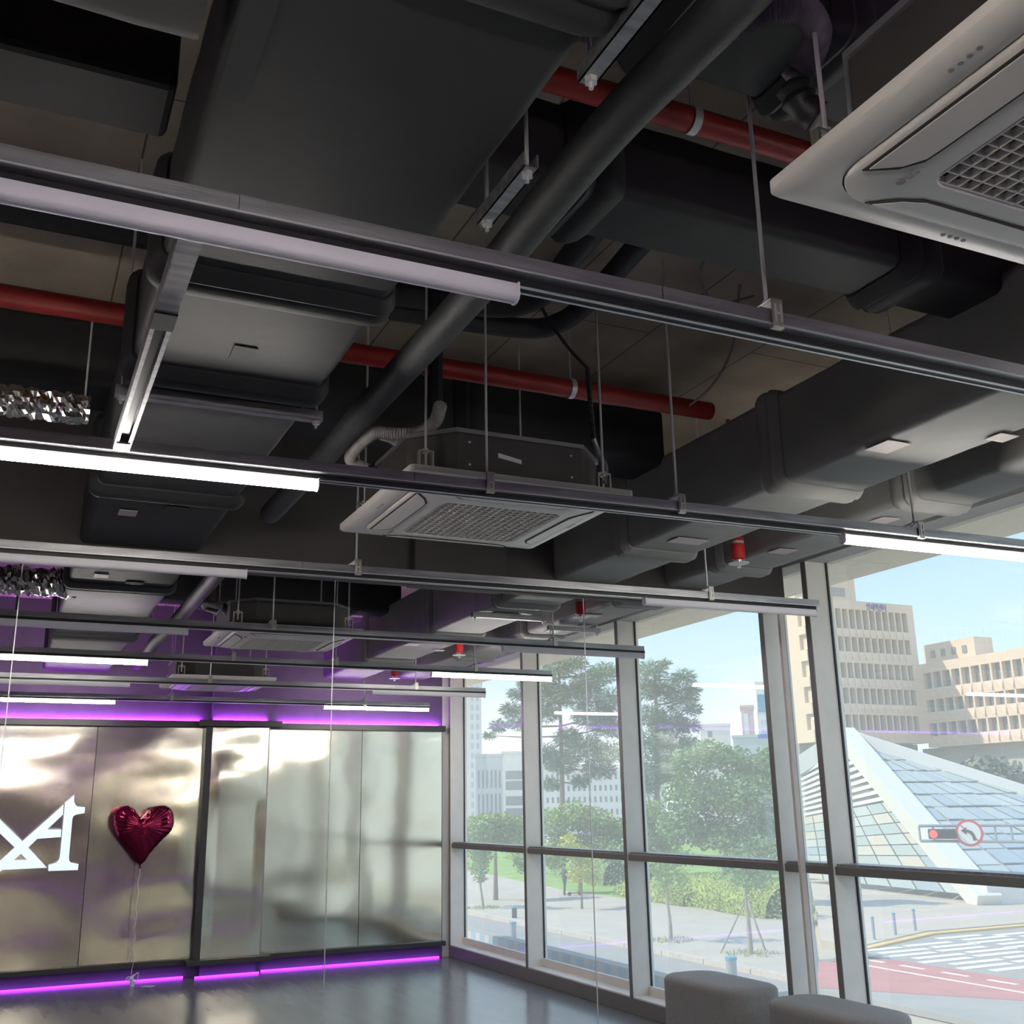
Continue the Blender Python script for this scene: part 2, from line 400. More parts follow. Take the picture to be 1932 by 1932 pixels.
# ------------------------------------------------------------------ steel clad end walls
def steel_wall(y, sgn, visible):
    """panels on a wall at y facing sgn * Y; the far wall is labelled, the one behind the viewer is plain setting"""
    def Yd(d): return y + sgn * d
    def bx(m, x0, x1, d0, d1, z0, z1): d0 = max(d0, 0.003); m.box(x0, x1, min(Yd(d0), Yd(d1)), max(Yd(d0), Yd(d1)), z0, z1); return m
    root = thing('steel_cladding', 'wavy stainless steel wall panels between two dark ledges on the end wall', 'wall panel', (1.5, Yd(0.03), -1.44)) if visible \
        else struct_root('trim_7', (1.5, Yd(0.03), -1.44))
    def panel(x0, x1, d, seed, amp=1.0):
        nx, nz_ = 30, 56; m = MB()
        for j in range(nz_ + 1):
            for i in range(nx + 1):
                u, v = i / nx, j / nz_; x = x0 + (x1 - x0) * u; z = -1.44 + 2.32 * v
                edge = min(1, 6 * min(u, 1 - u)) * min(1, 8 * min(v, 1 - v))
                q = noise.noise(Vector((x * 0.8 + seed, z * 1.7, seed * 1.7))) * 0.016 + noise.noise(Vector((x * 1.3, z * 3.2 + seed, 3.1))) * 0.005
                top = max(0, v - 0.8) * 5; q += noise.noise(Vector((x * 2.0, z * 6.0, seed))) * 0.007 * top
                m.v.append((x, Yd(d + amp * q * (0.35 + 0.65 * edge)), z))
        for j in range(nz_):
            for i in range(nx):
                a = j * (nx + 1) + i; m.f.append((a, a + 1, a + nx + 2, a + nx + 1))
        o = m.build('steel_panel', 'steel_panel', root, smooth=True, recalc=False)
        return o
    xs = [-4.5, -3.2, -1.9, -0.55, 0.835, 1.915]
    for i in range(len(xs) - 1): panel(xs[i] + 0.003, xs[i + 1] - 0.003, 0.06, 3.7 * i + 1)
    panel(1.985, 2.585, 0.18, 21.3)
    panel(2.6, 3.68, 0.06, 31.1, 0.6); panel(3.686, 4.66, 0.06, 40.6, 0.6)
    bx(MB(), 1.915, 1.985, 0.0, 0.178, -1.44, 0.9).build('pier_side', 'dark_metal', root)
    bx(MB(), 2.585, 2.6, 0.0, 0.178, -1.44, 0.9).build('pier_side', 'ac_trim', root)
    for (x0, x1, d, z0) in ((-4.5, 1.9, 0.12, 0.885), (1.83, 2.72, 0.24, 0.89), (2.6, 4.69, 0.12, 0.876)):
        bx(MB(), x0, x1, 0.0, d, z0, z0 + 0.065).build('upper_ledge', 'dark_metal', root, bevel=0.003)
    for (x0, x1, d, z0) in ((-4.5, 1.9, 0.12, -1.485), (1.84, 2.70, 0.26, -1.49), (2.6, 4.69, 0.12, -1.487)):
        bx(MB(), x0, x1, 0.0, d, z0, z0 + 0.05).build('lower_ledge', 'dark_metal', root, bevel=0.003)
    if visible:
        n = MB(); bx(n, 2.0, 2.57, 0.0, 0.1, -1.62, -1.49); n.build('pier_foot', 'upper_wall', root)
        n = MB(); bx(n, 1.99, 2.59, 0.0, 0.1, 0.955, ZS - 0.01); n.build('pier_head', 'upper_wall', root)
    L = []
    for (x0, x1, d, z0, nm) in ((-4.4, 1.88, 0.012, 0.9505, 'up'), (2.62, 4.64, 0.012, 0.9415, 'up'), (2.0, 2.57, 0.112, 0.9555, 'up'),
                               (-4.4, 1.85, 0.02, -1.619, 'down'), (2.64, 4.64, 0.02, -1.619, 'down'), (1.95, 2.6, 0.12, -1.619, 'down')):
        m = MB(); bx(m, x0, x1, d, d + (0.01 if nm == 'up' else 0.02), z0, z0 + (0.007 if nm == 'up' else 0.016)); L.append((m, nm, x0))
    names = {'up': 'violet LED strip glowing on top of the %s', 'down': 'violet LED strip glowing under the %s'}
    for m, nm, x0 in L:
        where = {True: 'ledge left of the pier', False: 'ledge right of the pier'}[x0 < 0] if x0 not in (2.0, 1.95) else 'pier ledge'
        if visible: m.build('led_strip', 'purple_led_wash' if nm == 'up' else 'purple_led', label=names[nm] % where, cat='light strip', group='violet light strips')
        else: m.build('led_strip', 'purple_led_back' if nm == 'up' else 'purple_led_dim', root)
    return root
steel_wall(YF, -1, True)
steel_wall(YB, 1, False)

# ------------------------------------------------------------------ lighting rails
def rail(y, slope, x0, x1, hangers, label, joint_x=()):
    r = thing('lighting_rail', label, 'lighting rail', (0, y, 1.1), 'suspended lighting rails')
    zb = 1.1; wy = 0.062
    ch = MB().box(x0, x1, y, y + 0.004, zb, zb + 0.036); ch.box(x0, x1, y + wy - 0.004, y + wy, zb, zb + 0.036); ch.box(x0, x1, y + 0.004, y + wy - 0.004, zb, zb + 0.004)
    ch.build('channel', 'galvanised', r)
    MB().box(x0, x1, y - 0.0025, y, zb - 0.0015, zb + 0.0025).build('channel_lip', 'track_strip', r)
    for jx in joint_x: MB().box(jx - 0.0012, jx + 0.0012, y - 0.0012, y, zb + 0.002, zb + 0.035).build('joint', 'track_black', r)
    for jx in joint_x: MB().box(jx, jx + 0.05, y - 0.002, y, zb + 0.002, zb + 0.0355).build('splice_plate', 'galvanised', r)
    MB().box(x0, x1, y + 0.03, y + 0.068, zb - 0.016, zb).build('track', 'track_black', r)
    for yy in (y + 0.033, y + 0.058): MB().box(x0 + 0.01, x1 - 0.01, yy, yy + 0.007, zb - 0.0185, zb - 0.016).build('track_strip', 'track_strip', r)
    for hx in hangers:
        b = MB().box(hx - 0.016, hx + 0.016, y - 0.008, y - 0.0035, zb - 0.008, zb + 0.066); b.box(hx - 0.016, hx + 0.016, y - 0.008, y + wy + 0.004, zb + 0.062, zb + 0.067)
        b.box(hx - 0.016, hx + 0.016, y + wy, y + wy + 0.004, zb - 0.006, zb + 0.066); b.box(hx - 0.016, hx + 0.016, y - 0.008, y + 0.008, zb - 0.011, zb - 0.007)
        br = b.build('bracket', 'bracket_zinc', r, bevel=0.0015)
        f = MB().box(hx - 0.010, hx - 0.006, y - 0.0105, y - 0.008, zb + 0.004, zb + 0.05); f.box(hx + 0.006, hx + 0.010, y - 0.0105, y - 0.008, zb + 0.004, zb + 0.05); f.box(hx - 0.006, hx + 0.006, y - 0.0105, y - 0.008, zb + 0.024, zb + 0.03)
        f.build('bracket_rib', 'zinc_rod', br)
        g = MB().prism([(hx - 0.016, y - 0.004, zb + 0.06), (hx - 0.05, y - 0.004, zb + 0.037), (hx - 0.016, y - 0.004, zb + 0.037)], (0, 0.02, 0))
        g.build('bracket_wing', 'ledge_white', br)
        MB().tube([(hx, y + wy / 2, zb + 0.03), (hx, y + wy / 2, ZS)], 0.0052, 8).build('rod', 'zinc_rod', r, smooth=True)
        MB().lathe((hx, y + wy / 2, zb + 0.067), [(0.011, 0), (0.011, 0.008)], 6).build('nut', 'zinc_rod', r)
    r.rotation_euler.z = slope
    return r
def lamp(x0, x1, y, slope, lit, label):
    xc = (x0 + x1) / 2; yc = y + slope * xc
    r = thing('linear_lamp', label, 'lamp', (xc, yc, 1.083), 'linear lamps on the rails')
    a, b = yc + 0.022, yc + 0.060
    prof = [(a, 1.074), (a, 1.056), (a + 0.004, 1.049), (a + 0.012, 1.045), (b - 0.012, 1.045), (b - 0.004, 1.049), (b, 1.056), (b, 1.074)]
    MB().quad_strip([[(x0 + 0.004, p, q) for p, q in prof], [(x1 - 0.004, p, q) for p, q in prof]]).build('diffuser', 'lamp_lit' if lit else 'lamp_white', r, smooth=True)
    MB().box(x0 + 0.004, x1 - 0.004, a + 0.002, b - 0.002, 1.074, 1.083).build('housing', 'lamp_white', r)
    prof2 = [(a - 0.002, 1.085), (a - 0.002, 1.054), (a + 0.004, 1.046), (a + 0.012, 1.042), (b - 0.012, 1.042), (b - 0.004, 1.046), (b + 0.002, 1.054), (b + 0.002, 1.085)]
    for xa in (x0, x1 - 0.004):
        MB().quad_strip([[(xa, p, q) for p, q in prof2], [(xa + 0.004, p, q) for p, q in prof2]]).build('end_cap', 'lamp_white', r)
    r.rotation_euler.z = slope
    return r
XE = 4.22
R1 = rail(1.838, 0.0, -4.3, XE, [-1.0, 1.57, 3.5], 'nearest steel lighting rail crossing above the whole view', (0.30, 1.25))
R2 = rail(3.385, -0.026, -4.3, XE, [-1.0, 1.485, 2.29, 3.5], 'second lighting rail, passing just in front of the air conditioner', (1.2,))
R3 = rail(4.885, -0.022, -4.3, XE, [-1.0, 1.45, 3.47], 'third lighting rail, hanging just before the dropped wall', (1.18,))
L1a = lamp(-0.32, 0.90, 1.838, 0.0, False, 'unlit white lamp at the left of the nearest rail')
lamp(-3.6, -2.4, 1.838, 0.0, True, 'added unseen lit lamp far left on the nearest rail')  # added out of view to brighten the room
L2a = lamp(-0.33, 0.87, 3.385, -0.026, True, 'glowing lamp on the second rail, largest lit lamp at left')
L2b = lamp(3.10, XE, 3.385, -0.026, True, 'glowing lamp on the second rail over the right hand window')
lamp(-3.6, -2.4, 3.385, -0.026, True, 'added unseen lit lamp far left on the second rail')  # another unseen lamp, added for more room light
L3a = lamp(-0.3, 0.93, 4.885, -0.022, False, 'unlit lamp at the left of the third rail')
L3b = lamp(3.06, XE, 4.885, -0.022, False, 'unlit lamp under the right end of the third rail')
lamp(-3.6, -2.4, 4.885, -0.022, True, 'added unseen lit lamp far left on the third rail')  # unseen too, added only for its light
beyond(R3, 'reflected fourth lighting rail, first one beyond the dropped wall')
beyond(R2, 'reflected fifth lighting rail, with a lit lamp at each end')
beyond(R1, 'reflected sixth lighting rail, second from the violet wall')
beyond(L3a, 'reflected unlit lamp at the left of the fourth rail'); beyond(L3b, 'reflected unlit lamp under the right end of the fourth rail, before the pine')
beyond(L2a, 'reflected lit lamp at the left of the fifth rail'); beyond(L2b, 'reflected lit lamp at the right of the fifth rail, before the pine')
beyond(L1a, 'reflected unlit lamp at the left of the sixth rail')
lamp6 = beyond(L3b, 'reflected unlit lamp at the right end of the sixth rail'); lamp6.location.y = 2 * YM - 1.838; lamp6.rotation_euler.z = 0
R0 = rail(0.39, 0.0, -4.3, XE, [-1.0, 1.45, 3.47], 'lighting rail overhead behind the viewer', (1.0,))
lamp(-0.25, 0.92, 0.39, 0.0, True, 'lit lamp overhead at the left of the rail behind the viewer'); lamp(3.02, XE, 0.39, 0.0, True, 'lit lamp overhead at the right of the rail behind the viewer')
R7 = rail(11.19, 0.012, -4.3, XE, [-1.0, 1.45, 3.47], 'reflected seventh and farthest lighting rail, before the violet wall', (1.0,))
lamp(-0.25, 0.92, 11.19, 0.012, True, 'reflected lit lamp at the left of the farthest rail')
lamp(3.02, XE, 11.19, 0.012, True, 'reflected lit lamp at the right of the farthest rail, before the violet wall')
# steel channel that links rail one and rail two
cc = thing('cross_channel', 'steel slotted channel joining the first and second rails at left', 'channel', (0.24, 1.9, 1.1))
c_ = MB().box(0.208, 0.212, 1.9, 3.385, 1.1, 1.14); c_.box(0.253, 0.257, 1.9, 3.385, 1.1, 1.14); c_.box(0.212, 0.253, 1.9, 3.385, 1.135, 1.14); c_.box(0.212, 0.219, 1.9, 3.385, 1.1, 1.104); c_.box(0.246, 0.253, 1.9, 3.385, 1.1, 1.104)
c_.build('channel_body', 'galvanised', cc)
MB().box(0.210, 0.255, 1.9, 2.33, 1.0985, 1.1).build('cover_plate', 'galvanised', cc)
MB().box(0.206, 0.258, 2.33, 2.42, 1.094, 1.1).build('connector', 'track_black', cc)
MB().box(0.212, 0.253, 3.30, 3.375, 1.096, 1.1).build('end_cap', 'ledge_white', cc)
MB().box(0.222, 0.243, 2.42, 3.30, 1.115, 1.12).build('slot_liner', 'track_black', cc)

# ------------------------------------------------------------------ cassette air conditioners
def cassette(cx, cy, label):
    r = thing('air_conditioner', label, 'air conditioner', (cx, cy, 1.15), 'ceiling cassette units')
    def sq(h, rad, z, n=6): return [(cx + p, cy + q, z) for p, q in rrect(-h, h, -h, h, rad, n)]
    MB().quad_strip([sq(0.475, 0.022, 1.218), sq(0.475, 0.022, 1.196), sq(0.468, 0.022, 1.1885), sq(0.405, 0.10, 1.180), sq(0.400, 0.10, 1.183)], cap=False).build('panel_frame', 'ac_white', r, smooth=True)
    MB().quad_strip([sq(0.398, 0.10, 1.19), sq(0.397, 0.10, 1.176), sq(0.392, 0.10, 1.170), sq(0.33, 0.09, 1.158), sq(0.272, 0.05, 1.150), sq(0.262, 0.045, 1.150), sq(0.256, 0.04, 1.158)], cap=False).build('panel_cover', 'ac_white', r, smooth=True)
    MB().quad_strip([sq(0.47, 0.022, 1.205), sq(0.47, 0.022, 1.219)]).build('panel_back', 'ac_white', r)
    for k in range(4):
        ca, sa = math.cos(k * math.pi / 2), math.sin(k * math.pi / 2)
        def rot(p): return (cx + p[0] * ca - p[1] * sa, cy + p[0] * sa + p[1] * ca, p[2])
        def lens(w0, w1, l, z0, z1, ex):
            pts = []
            for t in [i / 14 for i in range(15)]:
                pts.append((-w0, -l + 2 * l * t))
            for t in [i / 14 for i in range(15)]:
                s_ = 1 - 2 * t; e_ = abs(s_); inner = w1 if e_ < 0.66 else w1 + (w0 - w1) * ((e_ - 0.66) / 0.34) ** 2
                pts.append((-inner, l * s_))
            return pts
        sl = lambda p, q: 1.1692 - (0.392 - abs(p)) * 0.19
        P = lens(0.386, 0.312, 0.300, 0, 0, 0)
        MB().quad_strip([[rot((p * 1.0, q * 1.0, sl(p, q) + 0.004)) for p, q in P], [rot((p, q, sl(p, q) - 0.0022)) for p, q in P]]).build('louvre_gap', 'ac_gap', r)
        P2 = lens(0.381, 0.318, 0.286, 0, 0, 0)
        MB().quad_strip([[rot((p, q, sl(p, q))) for p, q in P2], [rot((p, q, sl(p, q) - 0.0045)) for p, q in P2]]).build('louvre', 'ac_white', r)
        for d in range(4):
            MB().lathe(rot((-0.437, -0.03 + d * 0.02, 1.1825)), [(0.0055, 0.0), (0.0055, 0.003)], 10).build('vent_dot', 'ac_logo', r)
    g = MB(); nb = 16; h = 0.252
    for i in range(nb + 1):
        t = -h + 2 * h * i / nb
        g.box(cx + t - 0.0016, cx + t + 0.0016, cy - h, cy + h, 1.1525, 1.168); g.box(cx - h, cx + h, cy + t - 0.0016, cy + t + 0.0016, 1.1525, 1.168)
    g.build('grille', 'ac_white', r)
    MB().box(cx - 0.255, cx + 0.255, cy - 0.255, cy + 0.255, 1.176, 1.18).build('filter_plate', 'ac_inner', r)
    # logo: a disc and the two letters
    fx, fy = cx - 0.305, cy + 0.285
    MB().lathe((fx, fy, 1.1545), [(0.0095, -0.0012), (0.0095, 0.0015)], 14).build('logo_disc', 'ac_logo', r)
    M = Matrix(((0.0, -1.0, 0, 0), (-1.0, 0.0, 0, 0), (0, 0, -1, 0), (0, 0, 0, 1)))      # read from below, running towards -Y
    letters('logo_letters', 'LG', 0.026, 0.0006, 'ac_logo', r, Matrix.Translation((fx + 0.008 - cx, fy - 0.014 - cy, 1.1535 - 1.15)) @ M)
    # casing above
    def octo(h, c, z): return [(cx + p, cy + q, z) for p, q in ((-c, -h), (c, -h), (h, -c), (h, c), (c, h), (-c, h), (-h, c), (-h, -c))]
    MB().quad_strip([octo(0.42, 0.27, 1.219), octo(0.42, 0.27, 1.385)]).build('casing', 'ac_body', r, bevel=0.003)
    MB().quad_strip([octo(0.428, 0.275, 1.385), octo(0.428, 0.275, 1.402)]).build('casing_rim', 'ac_trim', r)
    for sx in (-1, 1):
        for sy in (-1, 1):
            px, py = cx + sx * 0.385, cy + sy * 0.385
            b = MB().box(px - 0.03, px + 0.03, py - 0.012, py + 0.012, 1.30, 1.306); b.box(px - 0.03, px - 0.024, py - 0.012, py + 0.012, 1.235, 1.306); b.box(px + 0.024, px + 0.03, py - 0.012, py + 0.012, 1.235, 1.306)
            b.build('hanger_bracket', 'bracket_zinc', r)
            MB().tube([(px, py, 1.25), (px, py, ZS)], 0.0052, 8).build('rod', 'zinc_rod', r, smooth=True)
            for zz in (1.292, 1.307): MB().lathe((px, py, zz), [(0.012, 0), (0.012, 0.007)], 6).build('nut', 'zinc_rod', r)
    for sx in (-0.22, 0.22):
        for zz in (1.26, 1.35): MB().tube([(cx + sx, cy - 0.4195, zz), (cx + sx, cy - 0.424, zz)], 0.005, 8).build('screw', 'zinc_rod', r)
    MB().prism([(cx - 0.10, cy - 0.4205, 1.322), (cx + 0.0, cy - 0.4205, 1.305), (cx + 0.0, cy - 0.4205, 1.288), (cx - 0.10, cy - 0.4205, 1.303)], (0, -0.001, 0)).build('rating_sticker', 'ledge_white', r)
    return r
AC1 = cassette(1.768, 1.035, 'largest white cassette air conditioner at top right, seen close from below')
AC2 = cassette(1.712, 3.975, 'white cassette air conditioner with dark casing in the middle of the ceiling')
beyond(AC2, 'reflected cassette air conditioner beyond the dropped wall, nearer of the two there')
beyond(AC1, 'farthest small reflected cassette air conditioner, nearest the violet wall')

# ------------------------------------------------------------------ insulated ducts
def duct(name, label, axis, t0, t1, a0, a1, z0, z1, flanges, m='insulation', r=0.035, bulge=0.03, half=0.06, taper=None):
    """rectangular wrapped duct along 'x' or 'y'; a0..a1 across, z0..z1 high; flanges = where the wrap swells"""
    c = (t0 + t1) / 2; A = (a0 + a1) / 2
    root = thing(name, label, 'air duct', (c, A, z0) if axis == 'x' else (A, c, z0))
    def P(t, a, z): return (t, a, z) if axis == 'x' else (a, t, z)
    def ring(t, ex): return [P(t, a, z) for a, z in rrect(a0 - ex, a1 + ex, z0 - ex, z1 + ex, r + ex * 0.5, 5)]
    cuts = [t0] + [f for f in flanges if t0 < f < t1] + [t1]
    for i in range(len(cuts) - 1):
        L = cuts[i + 1] - cuts[i]; n = max(2, int(L / 0.1)); rings = []
        for k in range(n + 1):
            t = cuts[i] + L * k / n; ex = 0.0012 * math.sin(t * 9.0) + 0.001 * math.sin(t * 23)
            rings.append(ring(t, ex))
        MB().quad_strip(rings).build('duct_section', m, root, smooth=True)
    for f in cuts[1:-1]:
        prof = [(-half * 1.5, 0.006), (-half, bulge * 0.75), (-half * 0.7, bulge), (-half * 0.35, bulge * 0.72), (0, bulge * 1.05), (half * 0.5, bulge), (half * 0.85, bulge * 0.7), (half * 1.2, 0.006)]
        MB().quad_strip([ring(f + d, e_) for d, e_ in prof]).build('flange_wrap', m, root, smooth=True)
    return root
def patch(root, x0, x1, y0, y1, z, m='tape'):
    MB().box(x0, x1, y0, y1, z - 0.0025, z).build('tape_patch', m, root)
YE = YM - 0.035
DA = duct('main_duct', 'wide black insulated duct running away along the ceiling at left', 'y', 0.35, YE, 0.235, 0.838, 1.352, 1.66, [1.345, 2.64, 3.33, 4.72])
patch(DA, 0.36, 0.44, 5.0, 5.1, 1.346); patch(DA, 0.55, 0.65, 4.86, 4.94, 1.346, 'tape_dark'); patch(DA, 0.50, 0.57, 3.0, 3.1, 1.348, 'tape_dark')
patch(DA, 0.245, 0.30, 1.15, 1.85, 1.346, 'tape_dark')
DL = duct('branch_duct', 'black insulated branch duct in the top left corner', 'x', -3.2, 0.19, 0.75, 1.76, 1.36, 1.75, [-0.45], bulge=0.05, r=0.06)
DB1 = duct('cross_duct', 'black wrapped cross duct above the nearest air conditioner', 'x', 0.55, 3.0, 1.53, 1.825, 1.70, 1.96, [1.22, 1.62], half=0.05)
DB2 = duct('cross_duct', 'black wrapped cross duct just beyond the first red pipe', 'x', 0.5, 3.1, 2.31, 2.575, 1.70, 1.96, [1.38, 2.62], half=0.07, bulge=0.035)
PB = MB().box(-3.2, 0.22, 2.34, 2.575, 1.70, ZS).build('shaded_beam', 'shaded_black', label='shade-blackened beam left of the main duct in the top left', cat='beam', bevel=0.02)  # continues the cross duct; shade put into its blacker colour
DB3 = duct('cross_duct', 'deep black cross duct behind the middle air conditioner', 'x', -3.2, 3.0, 4.49, 4.82, 1.73, 2.03, [-0.9, 1.9], half=0.06)
DC = duct('window_duct', 'wide grey insulated duct along the window side, inner one', 'y', 0.4, YE, 2.985, 3.435, 1.362, 1.78, [1.9, 3.62, 4.95], 'insulation_window_lit', bulge=0.03)
patch(DC, 3.0, 3.12, 2.93, 3.06, 1.357); patch(DC, 3.1, 3.3, 4.55, 4.66, 1.357); patch(DC, 3.35, 3.45, 2.7, 2.78, 1.357)
DD = duct('window_duct', 'narrower grey insulated duct along the window side, outer one', 'y', 0.4, YE, 3.80, 4.16, 1.38, 1.74, [2.2, 3.66, 5.2], 'insulation_window_lit', bulge=0.03)
patch(DD, 3.88, 3.99, 3.88, 3.98, 1.375); patch(DD, 3.82, 3.95, 4.62, 4.73, 1.375); patch(DD, 4.0, 4.1, 4.2, 4.3, 1.375)
beyond(DA, 'reflected black insulated duct beyond the dropped wall at left'); beyond(DB3, 'reflected black cross duct just beyond the dropped wall')
beyond(DB2, 'black cross duct over the reflected half of the studio'); beyond(DC, 'reflected inner grey duct along the window side beyond the dropped wall'); beyond(DD, 'reflected outer grey duct along the window side beyond the dropped wall')

# ------------------------------------------------------------------ pipes
def pipe(name, label, pts, r, m, cat='pipe', n=14, sm=True, clamps=()):
    root = thing(name, label, cat, pts[0])
    MB().tube(pts, r, n).build('pipe_run', m, root, smooth=sm)
    for c, ax in clamps:
        d = Vector(ax) * 0.012; c = Vector(c); MB().tube([c - d, c + d], r + 0.004, n).build('pipe_clamp', 'zinc_rod', root, smooth=True)
        MB().tube([c + Vector((0, 0, r)), (c.x, c.y, ZS)], 0.004, 6).build('clamp_rod', 'zinc_rod', root)
    return root
RP1 = pipe('sprinkler_pipe', 'red sprinkler pipe over the first cross ducts, nearer one', [(-3.2, 2.06, 1.8), (2.95, 2.06, 1.8)], 0.036, 'red_pipe', clamps=(((1.53, 2.06, 1.8), (1, 0, 0)),))
RP2 = pipe('sprinkler_pipe', 'red sprinkler pipe behind the second rail, farther one', [(-3.2, 3.9, 1.8), (2.88, 3.9, 1.8)], 0.042, 'red_pipe', clamps=(((2.13, 3.9, 1.8), (1, 0, 0)),))
beyond(RP2, 'red sprinkler pipe reflected beyond the dropped wall, nearer one'); beyond(RP1, 'red sprinkler pipe reflected beyond the dropped wall, farther one')
BP = pipe('insulated_pipe', 'round black insulated pipe running away beside the main duct', spline([(1.10, 0.3, 1.44), (1.10, 1.3, 1.45), (1.09, 1.8, 1.462), (1.105, 2.6, 1.45), (1.105, 3.4, 1.455), (1.10, 4.25, 1.45), (1.09, 5.2, 1.45)], 6), 0.052, 'foam_pipe')
beyond(BP, 'reflected round black insulated pipe beyond the dropped wall')
TP = pipe('insulated_pipe', 'black insulated pipe close under the slab behind the first rail', [(-3.2, 3.6, 2.0), (1.15, 3.6, 2.0)], 0.065, 'foam_pipe')
h1 = pipe('refrigerant_hose', 'black insulated hose bending under the slab, inner of two', spline([(1.76, 2.7, 2.06), (1.79, 3.1, 2.06), (1.81, 3.31, 2.06), (1.84, 3.5, 2.06), (1.82, 3.66, 2.06), (1.68, 3.77, 2.06), (1.2, 3.83, 2.06)], 6), 0.05, 'foam_pipe', 'hose')
h2 = pipe('refrigerant_hose', 'black insulated hose bending under the slab, outer of two', spline([(1.98, 2.7, 2.06), (2.0, 3.07, 2.06), (2.02, 3.27, 2.06), (2.05, 3.58, 2.06), (2.02, 3.78, 2.05), (1.88, 3.9, 2.05), (1.3, 3.95, 2.05)], 6), 0.045, 'foam_pipe', 'hose')
# short channel struts under the main duct, each hung on rods
def strut(label, a, b, width=0.036):
    a = Vector(a); b = Vector(b); d = (b - a).normalized(); s_ = Vector((-d.y, d.x, 0))
    r = thing('duct_strut', label, 'duct hanger', a, 'channel struts hung under the ducts')
    m = MB(); m.obox((a + b) / 2 + Vector((0, 0, 0.004)), (b - a) / 2, s_ * width / 2, Vector((0, 0, 0.002)))
    for k in (-1, 1): m.obox((a + b) / 2 + s_ * k * (width / 2 - 0.002) + Vector((0, 0, 0.02)), (b - a) / 2, s_ * 0.002, Vector((0, 0, 0.018)))
    m.build('strut_channel', 'galvanised', r)
    for p in (a + d * 0.02, b - d * 0.02):
        MB().tube([p + Vector((0, 0, -0.022)), (p.x, p.y, ZS)], 0.0048, 8).build('rod', 'zinc_rod', r, smooth=True)
        MB().lathe(p, [(0.013, -0.009), (0.013, 0.002)], 6).build('nut', 'zinc_rod', r)
    return r
strut('short steel strut at the top centre beside the main duct', (0.868, 1.13, 1.31), (0.868, 1.49, 1.31))
strut('short steel strut hanging left of the black pipe, below the first', (0.892, 1.775, 1.31), (0.892, 2.03, 1.31))
S3 = strut('long steel strut crossing beneath the main duct', (0.205, 3.47, 1.312), (0.89, 3.46, 1.312))
beyond(S3, 'reflected long steel strut under the duct beyond the dropped wall')
S4 = strut('reflected steel strut under the inner window duct beyond the dropped wall', (2.93, 6.95, 1.315), (3.52, 6.95, 1.315))
S5 = strut('reflected steel strut under the outer window duct beyond the dropped wall', (3.74, 7.35, 1.325), (4.2, 7.35, 1.325))

# vertical black riser beside the second rail, corrugated hoses, cable
pipe('insulated_riser', 'vertical black riser in front of the farther red pipe', [(1.37, 3.6, 1.46), (1.37, 3.6, ZS)], 0.03, 'rubber', n=8)
def corrugated(pts, r, k=10, amp=0.12):
    p = spline(pts, k); out = []
    for i in range(len(p) - 1): out += [p[i], (p[i] + p[i + 1]) / 2]
    out.append(p[-1]); return out, [r * (1 + amp * (1 if i % 2 else -1)) for i in range(len(out))]
def hose(label, pts, r, m, joint=None):
    root = thing('flexible_hose', label, 'hose', pts[0]); p, rr = corrugated(pts, r)
    MB().tube(p, rr, 12).build('hose_run', m, root, smooth=True)
    if joint:
        jp = spline(joint, 4); MB().tube(jp, [0.03 + 0.012 * math.sin(i * 1.7) ** 2 for i in range(len(jp))], 10).build('taped_joint', 'rubber', root, smooth=True)
    return root
hose('corrugated hose arching beside the nearest air conditioner', [(1.16, 1.56, 1.56), (1.22, 1.49, 1.56), (1.26, 1.44, 1.57), (1.33, 1.40, 1.575), (1.40, 1.43, 1.57), (1.43, 1.48, 1.56), (1.43, 1.52, 1.54), (1.42, 1.54, 1.52)], 0.028, 'hose_purple', [(1.42, 1.54, 1.52), (1.44, 1.54, 1.47), (1.47, 1.53, 1.44)])
tailp = pipe('drain_elbow', 'grey drain elbow on the corner of the nearest air conditioner', spline([(1.47, 1.53, 1.45), (1.49, 1.545, 1.40), (1.48, 1.51, 1.33), (1.48, 1.47, 1.27)], 5), 0.02, 'hose_grey')
HA = hose('grey corrugated hose curling left of the middle air conditioner', [(1.36, 3.52, 1.47), (1.375, 3.62, 1.44), (1.34, 3.71, 1.42), (1.25, 3.76, 1.42), (1.19, 3.81, 1.43), (1.17, 3.98, 1.42), (1.18, 4.08, 1.40), (1.27, 4.12, 1.38)], 0.024, 'hose_grey', [(1.27, 4.12, 1.38), (1.30, 4.10, 1.36), (1.33, 4.08, 1.34)])
hose('short grey hose stub left of the middle air conditioner', [(1.22, 3.80, 1.43), (1.28, 3.81, 1.42), (1.345, 3.85, 1.395)], 0.024, 'hose_grey', [(1.345, 3.85, 1.395), (1.37, 3.86, 1.385), (1.40, 3.87, 1.38)])
beyond(HA, 'reflected grey hose curling beside the air conditioner beyond the dropped wall')
cab = thing('power_cable', 'thin black cable in ribbed conduit dropping to the middle air conditioner', 'cable', (2.06, 3.62, 1.3))
MB().tube(spline([(1.78, 3.55, 2.19), (1.848, 3.62, 2.03), (1.95, 3.62, 1.88), (2.055, 3.61, 1.77)], 5), 0.007, 6).build('bare_cable', 'rubber', cab)
p, rr = corrugated([(2.055, 3.61, 1.77), (2.062, 3.61, 1.62), (2.07, 3.61, 1.46)], 0.011, 16, 0.15); MB().tube(p, rr, 8).build('conduit', 'rubber', cab, smooth=True)
MB().tube(spline([(2.07, 3.61, 1.46), (2.10, 3.62, 1.40), (2.115, 3.6, 1.34), (2.10, 3.59, 1.26)], 6), 0.011, 8).build('cable_tail', 'ac_trim', cab, smooth=True)
